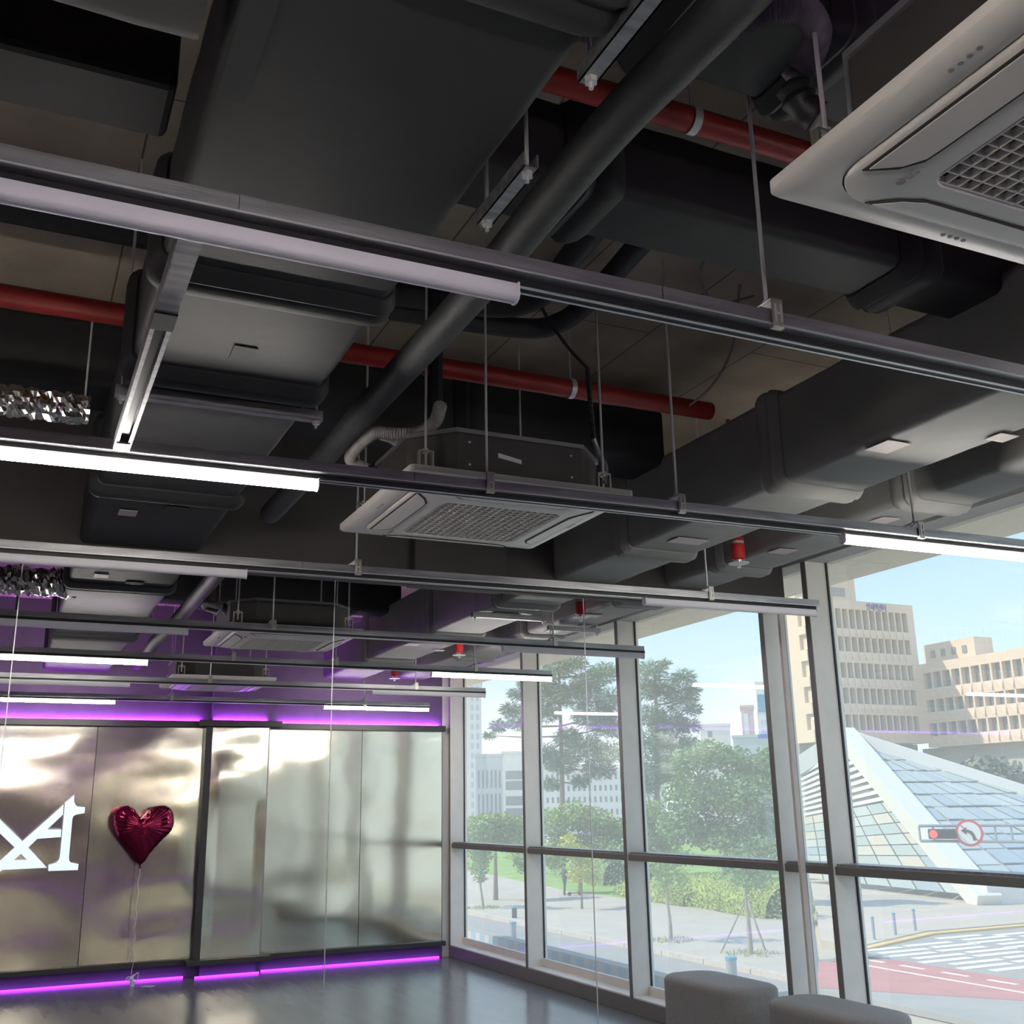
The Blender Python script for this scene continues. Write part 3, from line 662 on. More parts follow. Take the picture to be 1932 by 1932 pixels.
# thin cables looping on the slab
pipe('slab_cable', 'thin grey cable looping under the slab at right', spline([(2.35, 3.05, 2.19), (2.4, 3.25, 2.10), (2.55, 3.35, 2.05), (2.75, 3.35, 2.12)], 8), 0.006, 'hose_grey', 'cable', n=6)
pipe('slab_cable', 'thin grey cable dropping to the end of the farther red pipe', spline([(2.72, 3.4, 2.19), (2.8, 3.6, 1.98), (2.78, 3.75, 1.85), (2.72, 3.9, 1.78)], 8), 0.006, 'hose_grey', 'cable', n=6)

# crumpled foil ducts at the left
def foil(label, x0, x1, y, z, r, purple=False):
    root = thing('foil_duct', label, 'foil duct', ((x0 + x1) / 2, y, z)); n, k = 90, 22; rings = []
    for i in range(n + 1):
        x = x0 + (x1 - x0) * i / n
        rings.append([(x, y + math.cos(2 * math.pi * j / k) * rr_, z + math.sin(2 * math.pi * j / k) * rr_) for j in range(k) for rr_ in [r * (1 + 0.42 * noise.noise(Vector((x * 38, j * 1.9, y))))]])
    MB().quad_strip(rings).build('foil_sleeve', 'foil', root)
    MB().lathe((x1 - 0.02, y, z), [(0.004, -0.02), (0.004, 0.4)], 6).build('hanger_wire', 'zinc_rod', root)
    return root
foil('crumpled silver foil duct peeking out at the left edge', -0.9, 0.16, 4.16, 1.50, 0.055)
foil('reflected crumpled foil duct lit violet beyond the dropped wall', -0.9, 0.32, 7.30, 1.44, 0.085)

# sprinklers with red guards
def sprinkler(x, y, label):
    r = thing('sprinkler', label, 'sprinkler', (x, y, 1.30), 'sprinkler heads with red guards')
    MB().lathe((x, y, 0), [(0.012, 1.45), (0.012, ZS)], 10).build('drop_pipe', 'red_pipe', r)
    MB().lathe((x, y, 0), [(0.030, 1.345), (0.038, 1.35), (0.040, 1.40), (0.036, 1.46), (0.034, 1.475)], 16).build('guard', 'red_cap', r, smooth=True)
    MB().lathe((x, y, 0), [(0.0375, 1.435), (0.0375, 1.452)], 16).build('guard_band', 'hose_grey', r, smooth=True)
    MB().lathe((x, y, 0), [(0.014, 1.325), (0.02, 1.346)], 12).build('neck', 'bracket_zinc', r)
    MB().lathe((x, y, 0), [(0.058, 1.322), (0.060, 1.325), (0.02, 1.330)], 20).build('escutcheon', 'ledge_white', r, smooth=True)
    MB().lathe((x, y, 0), [(0.010, 1.298), (0.013, 1.303), (0.006, 1.31), (0.006, 1.322)], 10).build('deflector', 'zinc_rod', r)
    return r
SP1 = sprinkler(3.70, 4.84, 'red sprinkler guard nearest the right hand windows')
beyond(SP1, 'reflected red sprinkler guard hanging first beyond the third rail')
SP2 = sprinkler(3.60, 8.85, 'small reflected red sprinkler guard above the fifth rail'); SP3 = sprinkler(3.62, 10.7, 'smallest reflected red sprinkler guard near the violet wall')

# blue standby light at the far left
bl = thing('standby_light', 'tiny blue standby light glowing at the far left', 'light', (0.02, 8.6, 1.36))
MB().lathe((0.0, 8.6, 1.36), [(0.012, 0), (0.018, 0.012), (0.012, 0.024)], 12).build('bulb', 'blue_led', bl); MB().box(-0.1, 0.03, 8.58, 8.7, 1.384, 1.46).build('light_case', 'rubber', bl); MB().box(-0.05, -0.03, 8.62, 8.64, 1.46, ZS).build('light_stem', 'rubber', bl)

# ------------------------------------------------------------------ sign, balloon, poufs
sg = thing('letter_sign', 'glowing white serif letter sign on the steel wall at the left edge', 'sign', (0.35, 11.94, -0.53))
strokes = [
    [(0.659, 0.194), (0.661, 0.134), (0.675, 0.102), (0.693, 0.083), (0.77, 0.073), (0.769, 0.016), (0.69, 0.002), (0.668, -0.012), (0.66, -0.037), (0.66, -0.405), (0.666, -0.435), (0.682, -0.454), (0.755, -0.472), (0.753, -0.528), (0.484, -0.527), (0.479, -0.472), (0.548, -0.45), (0.568, -0.43), (0.577, -0.402), (0.578, 0.12)],
    [(0.567, 0.1), (0.569, 0.004), (0.438, -0.134), (0.567, -0.137), (0.569, -0.21), (0.355, -0.221), (0.282, -0.3), (0.053, -0.518), (0.042, -0.417), (0.159, -0.296), (0.223, -0.239)],
    [(-0.11, 0.07), (0.003, -0.029), (0.223, -0.239), (0.282, -0.3), (0.469, -0.496), (0.392, -0.497), (0.277, -0.411), (0.22, -0.356), (0.159, -0.296), (0.016, -0.161), (-0.11, -0.05)],
    [(-0.11, -0.503), (0.469, -0.496), (0.384, -0.417), (0.161, -0.415), (0.033, -0.417), (-0.11, -0.417)]]
for i, s_ in enumerate(strokes):
    MB().prism([(x, 11.90 + 0.0015 * i, z) for x, z in s_], (0, 0.03, 0)).build('letter_stroke', 'sign_lit', sg)
    MB().prism([(x, 11.931, z) for x, z in s_], (0, 0.05, 0)).build('letter_return', 'sign_side', sg)

hb = thing('heart_balloon', 'dark red foil heart balloon floating before the steel wall', 'balloon', (1.32, 11.75, -0.5))
outl = [(1.268, -0.074), (1.262, 0.0), (1.23, 0.045), (1.18, 0.075), (1.137, 0.08), (1.08, 0.055), (1.045, 0.0), (1.036, -0.07), (1.05, -0.15), (1.091, -0.226), (1.2, -0.36), (1.319, -0.495), (1.43, -0.365), (1.523, -0.255), (1.59, -0.19), (1.622, -0.115), (1.618, -0.04), (1.595, 0.025), (1.55, 0.065), (1.5, 0.078), (1.43, 0.07), (1.37, 0.04), (1.32, -0.02)]
cl = [Vector((x, z, 0)) for x, z in outl]; cl = spline([cl[0]] + cl[1:] + [cl[0]], 5)[:-1]
ctr = Vector((1.315, -0.13, 0)); rings = []
for side in (-1, 1):
    for k in range(0, 9):
        t = k / 8 if side > 0 else 1 - k / 8
        if side > 0 and k == 0: continue
        s_ = 1 - t * 0.999
        dep = 0.13 * (1 - s_ ** 2.2) ** 0.55
        ring = []
        for j, p in enumerate(cl):
            q = ctr + (p - ctr) * s_; wr = 1 + (0.10 * math.sin(j * 1.9) * s_ ** 2 if s_ > 0.45 else 0)
            ring.append((q.x, 11.75 + side * dep * wr, q.y + 0.006 * math.sin(j * 2.7) * (s_ > 0.9)))
        rings.append(ring)
MB().quad_strip(rings).build('balloon_body', 'balloon', hb, smooth=True)
MB().tube([(1.319, 11.75, -0.485), (1.318, 11.75, -0.51), (1.33, 11.75, -0.525)], [0.016, 0.006, 0.012], 8).build('neck', 'balloon', hb, smooth=True)
MB().tube([(1.32 + 0.006 * math.sin(i * 1.1), 11.75 + 0.004 * math.cos(i * 1.7), -0.515 - i * 0.0362) for i in range(29)], [0.0022 if i % 3 else 0.0034 for i in range(29)], 6).build('string', 'ribbon', hb)
bow = MB()
for a in range(5): bow.tube(spline([(1.327, 11.75, -1.535), (1.327 + 0.05 * math.cos(a * 1.26), 11.75 + 0.05 * math.sin(a * 1.26), -1.50 - 0.02 * a), (1.327 + 0.06 * math.cos(a * 1.26 + 0.5), 11.75 + 0.06 * math.sin(a * 1.26 + 0.5), -1.56)], 4), 0.006, 6)
bow.build('ribbon_bow', 'ribbon', hb)
MB().lathe((1.327, 11.75, 0), [(0.02, -1.62), (0.022, -1.585), (0.006, -1.53)], 10).build('weight', 'ribbon', hb)
MB().prism([(1.40, 11.66, -1.619), (1.47, 11.60, -1.619), (1.53, 11.65, -1.619), (1.46, 11.70, -1.619)], (0, 0, 0.004)).build('paper_scrap', 'ledge_white', label='small white paper scrap on the floor under the balloon', cat='paper')

def pouf(x0, x1, y0, y1, ztop, label):
    r = thing('pouf', label, 'pouf', ((x0 + x1) / 2, (y0 + y1) / 2, ZF), 'grey poufs by the windows')
    def ring(e_, z): return [(a, b, z) for a, b in rrect(x0 + e_, x1 - e_, y0 + e_, y1 - e_, 0.16 - e_ * 0.6, 8)]
    MB().quad_strip([ring(0.004, ZF + 0.02), ring(0, ZF + 0.06), ring(0, ztop - 0.05)]).build('side_cover', 'pouf', r, smooth=True)
    MB().quad_strip([ring(0, ztop - 0.05), ring(0.0, ztop - 0.028), ring(0.008, ztop - 0.012), ring(0.028, ztop), ring(0.09, ztop + 0.004)]).build('seat_top', 'pouf', r, smooth=True)
    MB().quad_strip([ring(0.05, ZF), ring(0.05, ZF + 0.02)]).build('plinth', 'rubber', r)
    return r
P1 = pouf(4.22, 4.66, 4.78, 5.66, -1.125, 'grey upholstered pouf at the bottom right, nearer of two')
beyond(P1, 'reflected grey upholstered pouf behind the nearer one, by the window')

# ------------------------------------------------------------------ street level outside
def slab(name, poly, z, th, m, **kw):
    return MB().prism([(x, y, z) for x, y in poly], (0, 0, -th)).build(name, m, **kw)
slab('ground', [(-30, -60), (420, -60), (420, 420), (-30, 420)], ZG - 0.2, 0.3, 'earth', kind='structure')
slab('road', [(7, -40), (21.2, -40), (21.2, 25.7), (40, 25.7), (80, -10), (80, -40)], ZG - 0.02, 0.15, 'asphalt', kind='structure')
slab('road_far', [(7, 25.7), (21.2, 25.7), (21.2, 150), (7, 150)], ZG - 0.02, 0.15, 'asphalt', kind='structure')
# pavement and lawn beyond the kerb (left), plaza (right)
slab('pavement', [(21.55, 26.3), (31.5, 38.4), (31.4, 60), (34.5, 80), (34.5, 150), (21.55, 150)], ZG + 0.1, 0.25, 'paving', kind='structure')
kb = struct_root('kerb', (21.4, 60, ZG))
for i in range(40):
    MB().box(21.2, 21.55, 26.2 + i * 2.5, 28.66 + i * 2.5, ZG - 0.1, ZG + 0.13).build('kerb_stone', 'kerb', kb)
slab('lawn', [(31.5, 38.4), (44, 53.4), (80, 98), (80, 140), (34.5, 140), (34.5, 80), (31.4, 60)], ZG + 0.12, 0.2, 'lawn', kind='structure')
slab('red_lane', [(21.2, 25.7), (25.4, 20), (27.0, 20), (26.9, 29.0), (24.6, 29.6)], ZG - 0.005, 0.02, 'red_lane', kind='structure')
slab('side_road', [(26.9, 20.0), (60, 20), (60, 32.8), (33.0, 32.8), (28.0, 30.9), (26.9, 30.6)], ZG - 0.01, 0.02, 'asphalt', kind='structure')
slab('plaza', [(28.0, 31.3), (33.0, 33.3), (60, 33.3), (95, 33.3), (95, 110), (85, 103), (27.8, 33.2)], ZG + 0.1, 0.3, 'plaza', kind='structure')
slab('yellow_kerb', [(26.9, 30.65), (28.0, 30.95), (33.0, 32.85), (60, 32.85), (60, 33.25), (33.0, 33.25), (27.9, 31.35), (26.9, 31.0)], ZG + 0.06, 0.2, 'yellow_paint', kind='structure')
mk = struct_root('road_marking', (30, 28, ZG))
for c in range(5):
    for q in range(8):
        x = 27.15 + c * 2.55 + (0.5 if q % 2 else 0); y = 31.0 + min(c, 2) * 0.55 - q * 0.78 - (0.4 if c % 2 else 0)
        MB().box(x, x + 2.15, y - 0.38, y, ZG - 0.008, ZG + 0.006).build('crossing_stripe', 'white_paint', mk)
for i in range(5):
    MB().box(26.1, 26.25, 21.5 + i * 1.7, 22.5 + i * 1.7, ZG - 0.004, ZG + 0.006).build('lane_dash', 'white_paint', mk)
MB().box(25.2, 25.32, 20, 28.8, ZG - 0.01, ZG + 0.004).build('lane_edge', 'white_paint', mk)
for i in range(12):
    MB().box(16.2, 16.35, 26 + i * 6, 29 + i * 6, ZG - 0.02, ZG - 0.008).build('lane_dash', 'white_paint', mk)
st = struct_root('plaza_steps', (40, 44, ZG))
for i in range(7):
    MB().prism([(37.2 + i * 0.62, 43.9 + i * 0.7, ZG + 0.1), (37.0 + i * 0.95 + 3.2, 39.6 + i * 0.75 + 0.3, ZG + 0.1), (37.2 + i * 0.95 + 3.2, 39.75 + i * 0.75 + 0.3, ZG + 0.1), (37.4 + i * 0.62, 44.1 + i * 0.7, ZG + 0.1)], (0, 0, 0.012)).build('step_line', 'stone_wall', st)

# bollards and posts
def post(x, y, top, r, label, m='post_grey', group=None):
    o = thing('bollard', label, 'bollard', (x, y, ZG), group)
    MB().lathe((x, y, 0), [(r, ZG), (r, top - 0.05)], 12).build('bollard_shaft', m, o, smooth=True)
    MB().lathe((x, y, 0), [(r * 1.12, top - 0.08), (r * 1.12, top - 0.02), (r * 0.7, top)], 12).build('bollard_cap', 'sign_teal', o, smooth=True)
    return o
post(13.96, 19.52, -3.03, 0.11, 'pale round post in the street just left of the poufs', group='round posts by the street')
post(13.85, 29.95, -3.2, 0.09, 'pale round post seen through the leftmost window', group='round posts by the street')
post(21.9, 47.2, -4.4, 0.12, 'short dark bollard on the pavement above the pale post', 'signal_black')
for i, (x, y) in enumerate(((29.54, 32.34), (31.16, 32.95), (32.81, 33.6))):
    post(x, y, -4.1, 0.06, ('slim steel bollard on the plaza corner, left of three', 'slim steel bollard on the plaza corner, middle of three', 'slim steel bollard on the plaza corner, right of three')[i], group='slim bollards on the plaza corner')

# ------------------------------------------------------------------ trees
TREES = {
    'pineA': ([(37.72,72.81,-5.46),(37.82,72.76,-1.46),(37.86,72.73,2.73),(37.87,72.73,5.85),(37.85,72.74,9.05),(37.92,72.7,10.46)],
        [(37.35,72.15,10.09,1.22),(38.85,71.93,10.6,0.99),(36.7,73.61,9.31,1.14),(37.63,73.7,8.33,1.3),(38.49,71.84,8.17,1.37),(39.81,71.69,8.99,1.3),(41.14,71.51,9.83,1.14),(40.79,70.27,7.68,1.3),(39.96,71.32,6.57,1.53),(38.4,72.74,5.07,0.99),(37.23,73.9,6.93,1.07),(40.85,70.52,5.74,1.3),(39.31,71.96,4.25,1.37),(37.05,73.71,3.74,1.22),(40.65,70.35,3.79,1.14),(37.76,72.51,3.11,1.14),(40.42,71.63,2.68,1.14),(37.47,73.78,1.6,0.69),(38.82,71.66,1.73,0.69),(34.93,74.19,8.31,0.69),(34.75,74.82,7.16,0.84),(33.3,74.11,5.89,0.69),(34.78,73.98,6.1,0.76),(33.04,75.32,5.26,0.46),(35.74,74.63,9.18,0.53)]),
    'pineB': ([(40.52,64.3,-5.03),(40.71,64.18,0.63),(40.92,64.04,6.73),(40.93,64.04,8.95)],
        [(40.38,63.5,9.05,0.99),(41.44,63.41,9.56,0.42),(40.38,64.68,7.88,1.06),(41.75,64.4,7.89,1.2),(42.33,62.52,8.52,0.78),(43.02,62.65,7.75,0.64),(42.66,63.5,7.09,1.13),(42.61,62.02,6.22,0.57),(40.35,64.11,5.99,1.06),(41.68,63.85,5.45,1.27),(43.16,63.46,5.26,0.78),(39.99,64.04,4.18,1.27),(41.62,63.59,3.8,1.34),(42.97,63.29,4.16,0.64),(40.24,63.59,2.38,1.41),(39.85,64.42,1.35,1.06),(41.82,63.76,2.03,1.06)]),
    'broad': ([(33.68,47.22,-5.13),(33.91,47.06,-1.16)],
        [(32.1,47.4,2.04,0.97),(33.3,47.18,2.43,0.97),(34.57,46.88,2.15,0.92),(35.71,46.65,1.6,0.97),(35.62,45.14,2.21,0.81),(32.44,48.08,0.45,1.29),(33.85,47.71,0.43,1.35),(34.2,45.91,0.4,1.4),(35.52,45.54,-0.15,1.24),(32.05,48.64,-1.13,1.08),(33.44,48.3,-1.42,1.08),(33.8,46.52,-1.67,1.13),(35.37,45.96,-1.57,1.13),(36.3,45.88,0.91,0.97)]),
    'broad2': ([(34.71,56.14,-5.1),(34.96,55.98,-1.26)],
        [(34.44,55.42,-0.35,0.92),(35.14,55.57,-1.26,1.04),(35.61,55.86,-2.47,1.04),(34.97,56.86,-2.17,0.92),(34.78,55.5,-3.32,0.86)]),
    'shrub1': ([(31.24,58.14,-5.06),(31.34,58.08,-1.8)],
        [(29.49,58.2,-0.85,0.92),(30.85,58.07,-0.58,1.07),(32.18,57.91,-0.91,1.07),(33.23,57.89,-1.54,0.98),(30.13,58.16,-2.06,0.92),(31.46,58.02,-2.4,0.98),(33.66,57.35,-1.39,0.86),(32.45,56.61,-2.54,0.8),(29.81,58.6,-2.96,0.74)]),
    'shrub2': ([(25.17,56.66,-4.4),(25.2,56.65,-1.61)],
        [(23.69,56.48,-1.01,0.72),(24.57,56.65,-0.89,0.78),(25.58,56.75,-0.91,0.78),(26.61,56.83,-1.08,0.72),(24.19,56.54,-1.64,0.81),(25.6,56.47,-1.76,0.75),(26.62,56.55,-1.93,0.72),(26.33,55.3,-3.01,0.58)]),
    'yellow': ([(26.56,49.3,-4.83),(26.57,49.29,-3.04)],
        [(25.77,48.87,-1.62,0.42),(25.73,49.46,-2.06,0.36),(26.57,49.58,-2.29,0.57),(27.26,49.77,-2.83,0.63),(26.19,48.93,-3.26,0.52),(27.07,49.02,-3.43,0.47)]),
    'young1': ([(22.72,52.71,-5.05),(22.66,52.74,-4.32),(22.56,52.78,-3.42),(22.55,52.78,-2)],
        [(22.29,52.08,-1.2,0.69),(22.3,52.62,-1.99,0.64),(22.85,52.93,-2.27,0.64),(22.79,53.5,-2.94,0.53),(22.42,52.3,-3.39,0.35)]),
    'young2': ([(23.22,36.19,-5.01),(23.23,36.19,-4.26),(23.17,36.22,-3.33),(23.16,36.23,-2.37)],
        [(22.76,35.59,-2.24,0.6),(23.55,35.68,-1.98,0.52),(22.97,36.65,-2.09,0.48),(23.98,36.59,-2.71,0.44),(22.76,35.89,-2.82,0.4)]),
    'staked': ([(23.46,31.65,-5.02),(23.46,31.65,-3.91),(23.44,31.67,-3.23),(23.5,31.62,-2.2)],
        [(22.96,31.09,-1.9,0.66),(23.7,31.16,-1.58,0.66),(23.25,32.12,-2.21,0.51),(24.41,31.88,-2.33,0.59),(23.21,31.21,-2.51,0.55),(24.19,31.1,-1.94,0.46)]),
    'dark': ([(66.63,60.5,-2.01),(66.88,60.22,1.05)],
        [(66.41,59.63,2.01,1.42),(67.71,58.91,1.59,1.67),(68.86,58.33,0.99,1.51),(67.9,60.21,0.66,1.26)]),
}
def tree(key, name, label, mleaf, size, per, mbark='bark', tr0=0.16, flat=0.75, spiky=False):
    trunk, clumps = TREES[key]; rnd = random.Random(key)
    base = Vector(trunk[0]); base.z = ZG + 0.08
    r = thing(name, label, 'tree', base)
    pts = [base] + [Vector(p) for p in trunk[1:]]; sp = spline(pts, 4) if len(pts) > 2 else pts
    MB().tube(sp, [tr0 * (1 - 0.7 * i / (len(sp) - 1)) for i in range(len(sp))], 8).build('trunk', mbark, r, smooth=True)
    br = MB()
    for c in clumps:
        q = Vector(c[:3]); cand = min(sp, key=lambda s: (s - q).length + max(0, s.z - q.z) * 2); cand = Vector((cand.x, cand.y, min(cand.z, q.z)))
        if cand.z < base.z + 0.6: cand = sp[len(sp) // 2]
        br.tube([cand, (cand + q) / 2 + Vector((0, 0, -0.1)), q], [tr0 * 0.3, tr0 * 0.2, tr0 * 0.08], 5)
    br.build('branches', mbark, r, kind='stuff')
    m = MB()
    for c in clumps:
        q = Vector(c[:3]); R_ = c[3]; n = int(per * R_ * R_)
        for i in range(n):
            d = Vector((rnd.gauss(0, 1), rnd.gauss(0, 1), rnd.gauss(0, 1))).normalized() * R_ * (rnd.random() ** 0.45)
            d.z *= flat; p = q + d * 1.16
            a = Vector((rnd.gauss(0, 1), rnd.gauss(0, 1), rnd.gauss(0, 0.6))).normalized(); b = a.orthogonal().normalized()
            b = (b * math.cos(i) + a.cross(b) * math.sin(i)); s_ = size * rnd.uniform(0.6, 1.3)
            if spiky: a = (d.normalized() + a * 0.7).normalized(); b = a.orthogonal().normalized() * 0.28
            k = len(m.v); m.v += [p - a * s_, p + b * s_ * 0.6, p + a * s_, p - b * s_ * 0.6]; m.f.append((k, k + 1, k + 2, k + 3))
    m.build('leaves', mleaf, r, kind='stuff', recalc=False)
    return r
tree('pineA', 'pine_tree', 'tall pine with layered crown behind the second window from the far wall', 'leaf_pine', 0.25, 720, tr0=0.24, flat=0.68, spiky=True)
tree('pineB', 'pine_tree', 'tall pine rising right of the third mullion, against blue sky', 'leaf_pine', 0.25, 720, tr0=0.24, flat=0.72, spiky=True)
tree('broad', 'broadleaf_tree', 'large bushy green tree filling the widest window', 'leaf_green', 0.115, 950)
tree('broad2', 'broadleaf_tree', 'smaller green tree in front of the right pine', 'leaf_light', 0.12, 850)
tree('shrub1', 'broadleaf_tree', 'low spreading green tree below the left pine', 'leaf_light', 0.12, 850)
tree('shrub2', 'broadleaf_tree', 'low spreading green tree behind the thin street tree in the leftmost window', 'leaf_light', 0.12, 850)
tree('yellow', 'broadleaf_tree', 'small bright yellow green tree beside the walking person', 'leaf_yellow', 0.09, 850, tr0=0.07)
tree('young1', 'street_tree', 'young street tree with thin trunk in the leftmost window', 'leaf_green', 0.09, 1000, 'bark_pale', 0.09)
tree('young2', 'street_tree', 'young street tree with bare lower trunk, right of the third mullion', 'leaf_light', 0.075, 800, 'bark_pale', 0.09)
stk = tree('staked', 'street_tree', 'young street tree held by wooden stakes above the poufs', 'leaf_green', 0.075, 900, 'bark_pale', 0.10)
tx, ty, _ = TREES['staked'][0][0]
for k in range(3):
    a = k * 2.1 + 0.4; MB().tube([(tx + 1.0 * math.cos(a), ty + 1.0 * math.sin(a), ZG + 0.1), (tx + 0.08 * math.cos(a), ty + 0.08 * math.sin(a), ZG + 1.75)], 0.03, 6).build('stake', 'bark_pale', stk)
tree('dark', 'broadleaf_tree', 'dull green tree behind the glass pyramid at right', 'leaf_grey', 0.3, 130)
for i, (x, y) in enumerate(((22.7, 52.6), (23.2, 36.1), (23.45, 31.6))):
    g = MB(); rnd = random.Random(i)
    for k in range(160):
        a = rnd.random() * 6.28; q = rnd.random() ** 0.5 * 0.9; p = Vector((x + q * math.cos(a), y + q * math.sin(a), ZG + 0.1)); d = Vector((rnd.gauss(0, .05), rnd.gauss(0, .05), rnd.uniform(.06, .14)))
        n0 = len(g.v); g.v += [p, p + Vector((.04, .02, 0)), p + d]; g.f.append((n0, n0 + 1, n0 + 2))
    g.build('grass_tuft', 'leaf_hedge', label=('green grass around the young tree in the leftmost window', 'green grass around the thin tree right of the third mullion', 'green grass around the staked tree')[i], cat='grass', kind='stuff', recalc=False)
def hedge(label, pts, hgt, rad, m):
    g = MB(); rnd = random.Random(label); P = spline([(x, y, 0) for x, y in pts], 10)
    for p in P:
        for k in range(330):
            d = Vector((rnd.gauss(0, 1), rnd.gauss(0, 1), rnd.gauss(0, 1))).normalized() * rnd.random() ** 0.35
            q = Vector((p.x + d.x * rad, p.y + d.y * rad, ZG + 0.12 + abs(d.z) * hgt)); a = Vector((rnd.gauss(0, 1), rnd.gauss(0, 1), rnd.gauss(0, 1))).normalized() * 0.075; b = a.orthogonal() * 0.6
            n0 = len(g.v); g.v += [q - a, q + b, q + a, q - b]; g.f.append((n0, n0 + 1, n0 + 2, n0 + 3))
    core = [[(p.x + rad * 0.75 * math.cos(t), p.y, ZG + 0.12 + hgt * 0.8 * math.sin(t)) for t in [math.pi * j / 8 for j in range(9)]] for p in P]
    g.quad_strip(core, closed=False, cap=False)
    return g.build('hedge', m, label=label, cat='hedge', recalc=False)
hedge('long yellow green hedge behind the staked tree', [(32.0, 40.4), (32.2, 43), (32.6, 46), (33, 49)], 1.55, 1.5, 'leaf_hedge')
hedge('low clipped hedge along the pavement left of the staked tree', [(32.0, 47.5), (32.2, 51), (32.6, 55)], 0.9, 1.0, 'leaf_hedge')
hedge('dark shaded hedge behind the walking person', [(36, 62), (37, 68), (38.5, 74)], 1.9, 1.4, 'leaf_green')
hedge('green hedge at the far end of the lawn', [(52, 88), (49, 92), (46, 98)], 1.4, 1.6, 'leaf_light')

# ------------------------------------------------------------------ person with a kick scooter
def person(x, y, label):
    r = thing('person', label, 'person', (x, y, ZG + 0.1)); z0 = ZG + 0.1
    me = bpy.data.meshes.new('body'); V = []; E_ = []; RAD = []
    def add(p, rad, par=None):
        V.append(Vector((x + p[0], y + p[1], z0 + p[2] + H)) - LOC[r]); RAD.append(rad)
        if par is not None: E_.append((par, len(V) - 1))
        return len(V) - 1
    pel = add((0, 0, 0.92), 0.14); ch = add((0, 0, 1.18), 0.15, pel); sh = add((0, 0, 1.38), 0.14, ch); nk = add((0.01, 0, 1.48), 0.055, sh)
    for s_ in (-1, 1):
        hip = add((0, s_ * 0.1, 0.85), 0.10, pel); kn = add((0.06 * s_, s_ * 0.1, 0.48), 0.07, hip); an = add((-0.04 + 0.08 * s_, s_ * 0.1, 0.09), 0.05, kn); add((0.06 + 0.08 * s_, s_ * 0.1, 0.04), 0.045, an)
        so = add((0, s_ * 0.19, 1.36), 0.06, sh); el = add((0.05, s_ * 0.24, 1.1), 0.05, so); wr = add((0.2, s_ * 0.22, 0.95), 0.035, el); add((0.27, s_ * 0.21, 0.94), 0.03, wr)
    me.from_pydata(V, E_, []); o = bpy.data.objects.new('body', me); COL.objects.link(o); o.parent = r; LOC[o] = LOC[r]; me.materials.append(MATS['cloth_dark'])
    md = o.modifiers.new('skin', 'SKIN')
    for i, sv in enumerate(me.skin_vertices[0].data): sv.radius = (RAD[i], RAD[i]); sv.use_root = (i == 0)
    sb = o.modifiers.new('sub', 'SUBSURF'); sb.levels = 1; sb.render_levels = 1
    MB().lathe((x + 0.02, y, z0 + 1.5), [(0.05, -0.02), (0.075, 0.04), (0.088, 0.1), (0.085, 0.16), (0.05, 0.215), (0.01, 0.225)], 14).build('head', 'skin', r, smooth=True)
    MB().lathe((x + 0.01, y, z0 + 1.5), [(0.085, 0.12), (0.095, 0.16), (0.06, 0.225), (0.01, 0.238)], 14).build('hair', 'rubber', r, smooth=True)
    return r
person(29.64, 57.0, 'dark dressed person walking on the pavement by the lawn')
sc_ = thing('kick_scooter', 'lime green kick scooter standing beside the dark dressed person', 'scooter', (30.0, 56.6, ZG + 0.1)); z0 = ZG + 0.1
MB().box(29.75, 30.35, 56.55, 56.67, z0 + 0.13, z0 + 0.17).build('deck', 'rubber', sc_, bevel=0.01)
MB().tube([(30.35, 56.61, z0 + 0.15), (30.3, 56.61, z0 + 1.05)], 0.03, 8).build('steering_column', 'scooter_lime', sc_)
MB().tube([(30.3, 56.35, z0 + 1.06), (30.3, 56.87, z0 + 1.06)], 0.022, 8).build('handlebar', 'rubber', sc_)
for wx in (29.72, 30.4): MB().tube([(wx, 56.58, z0 + 0.11), (wx, 56.64, z0 + 0.11)], 0.11, 14).build('wheel', 'rubber', sc_)
MB().box(29.65, 29.85, 56.56, 56.66, z0 + 0.2, z0 + 0.26).build('mudguard', 'scooter_lime', sc_, bevel=0.01)

# ------------------------------------------------------------------ buildings in the distance
def far_block(name, label, c0, c1, ztop, zbot, depth, m, rows=(), cols=(), mwin='facade_glass', group=None):
    """block whose front runs from plan point c0 to c1; rows of (z0, z1), cols of (t0, t1) along the front"""
    a = Vector((c0[0], c0[1], 0)); b = Vector((c1[0], c1[1], 0)); u = (b - a); L = u.length; u.normalize()
    n = Vector((u.y, -u.x, 0))
    if n.dot(a + b) > 0: n = -n                                   # towards the viewer
    r = thing(name, label, 'building', (a + b) / 2 + Vector((0, 0, zbot)), group)
    P = lambda t, d, z: (a + u * t - n * d) + Vector((0, 0, z))
    MB().quad_strip([[P(0, 0, zbot), P(L, 0, zbot), P(L, depth, zbot), P(0, depth, zbot)], [P(0, 0, ztop), P(L, 0, ztop), P(L, depth, ztop), P(0, depth, ztop)]]).build('block_walls', m, r)
    MB().quad_strip([[P(-0.2, -0.2, ztop), P(L + 0.2, -0.2, ztop), P(L + 0.2, depth, ztop), P(-0.2, depth, ztop)], [P(-0.2, -0.2, ztop + 0.5), P(L + 0.2, -0.2, ztop + 0.5), P(L + 0.2, depth, ztop + 0.5), P(-0.2, depth, ztop + 0.5)]]).build('roof_edge', m, r)
    for (z0_, z1_) in rows:
        for (t0, t1) in cols:
            t0_, t1_ = t0 * L, t1 * L
            MB().quad_strip([[P(t0_, 0.02, z0_), P(t1_, 0.02, z0_), P(t1_, -0.06, z0_), P(t0_, -0.06, z0_)], [P(t0_, 0.02, z1_), P(t1_, 0.02, z1_), P(t1_, -0.06, z1_), P(t0_, -0.06, z1_)]]).build('window', mwin, r)
    return r
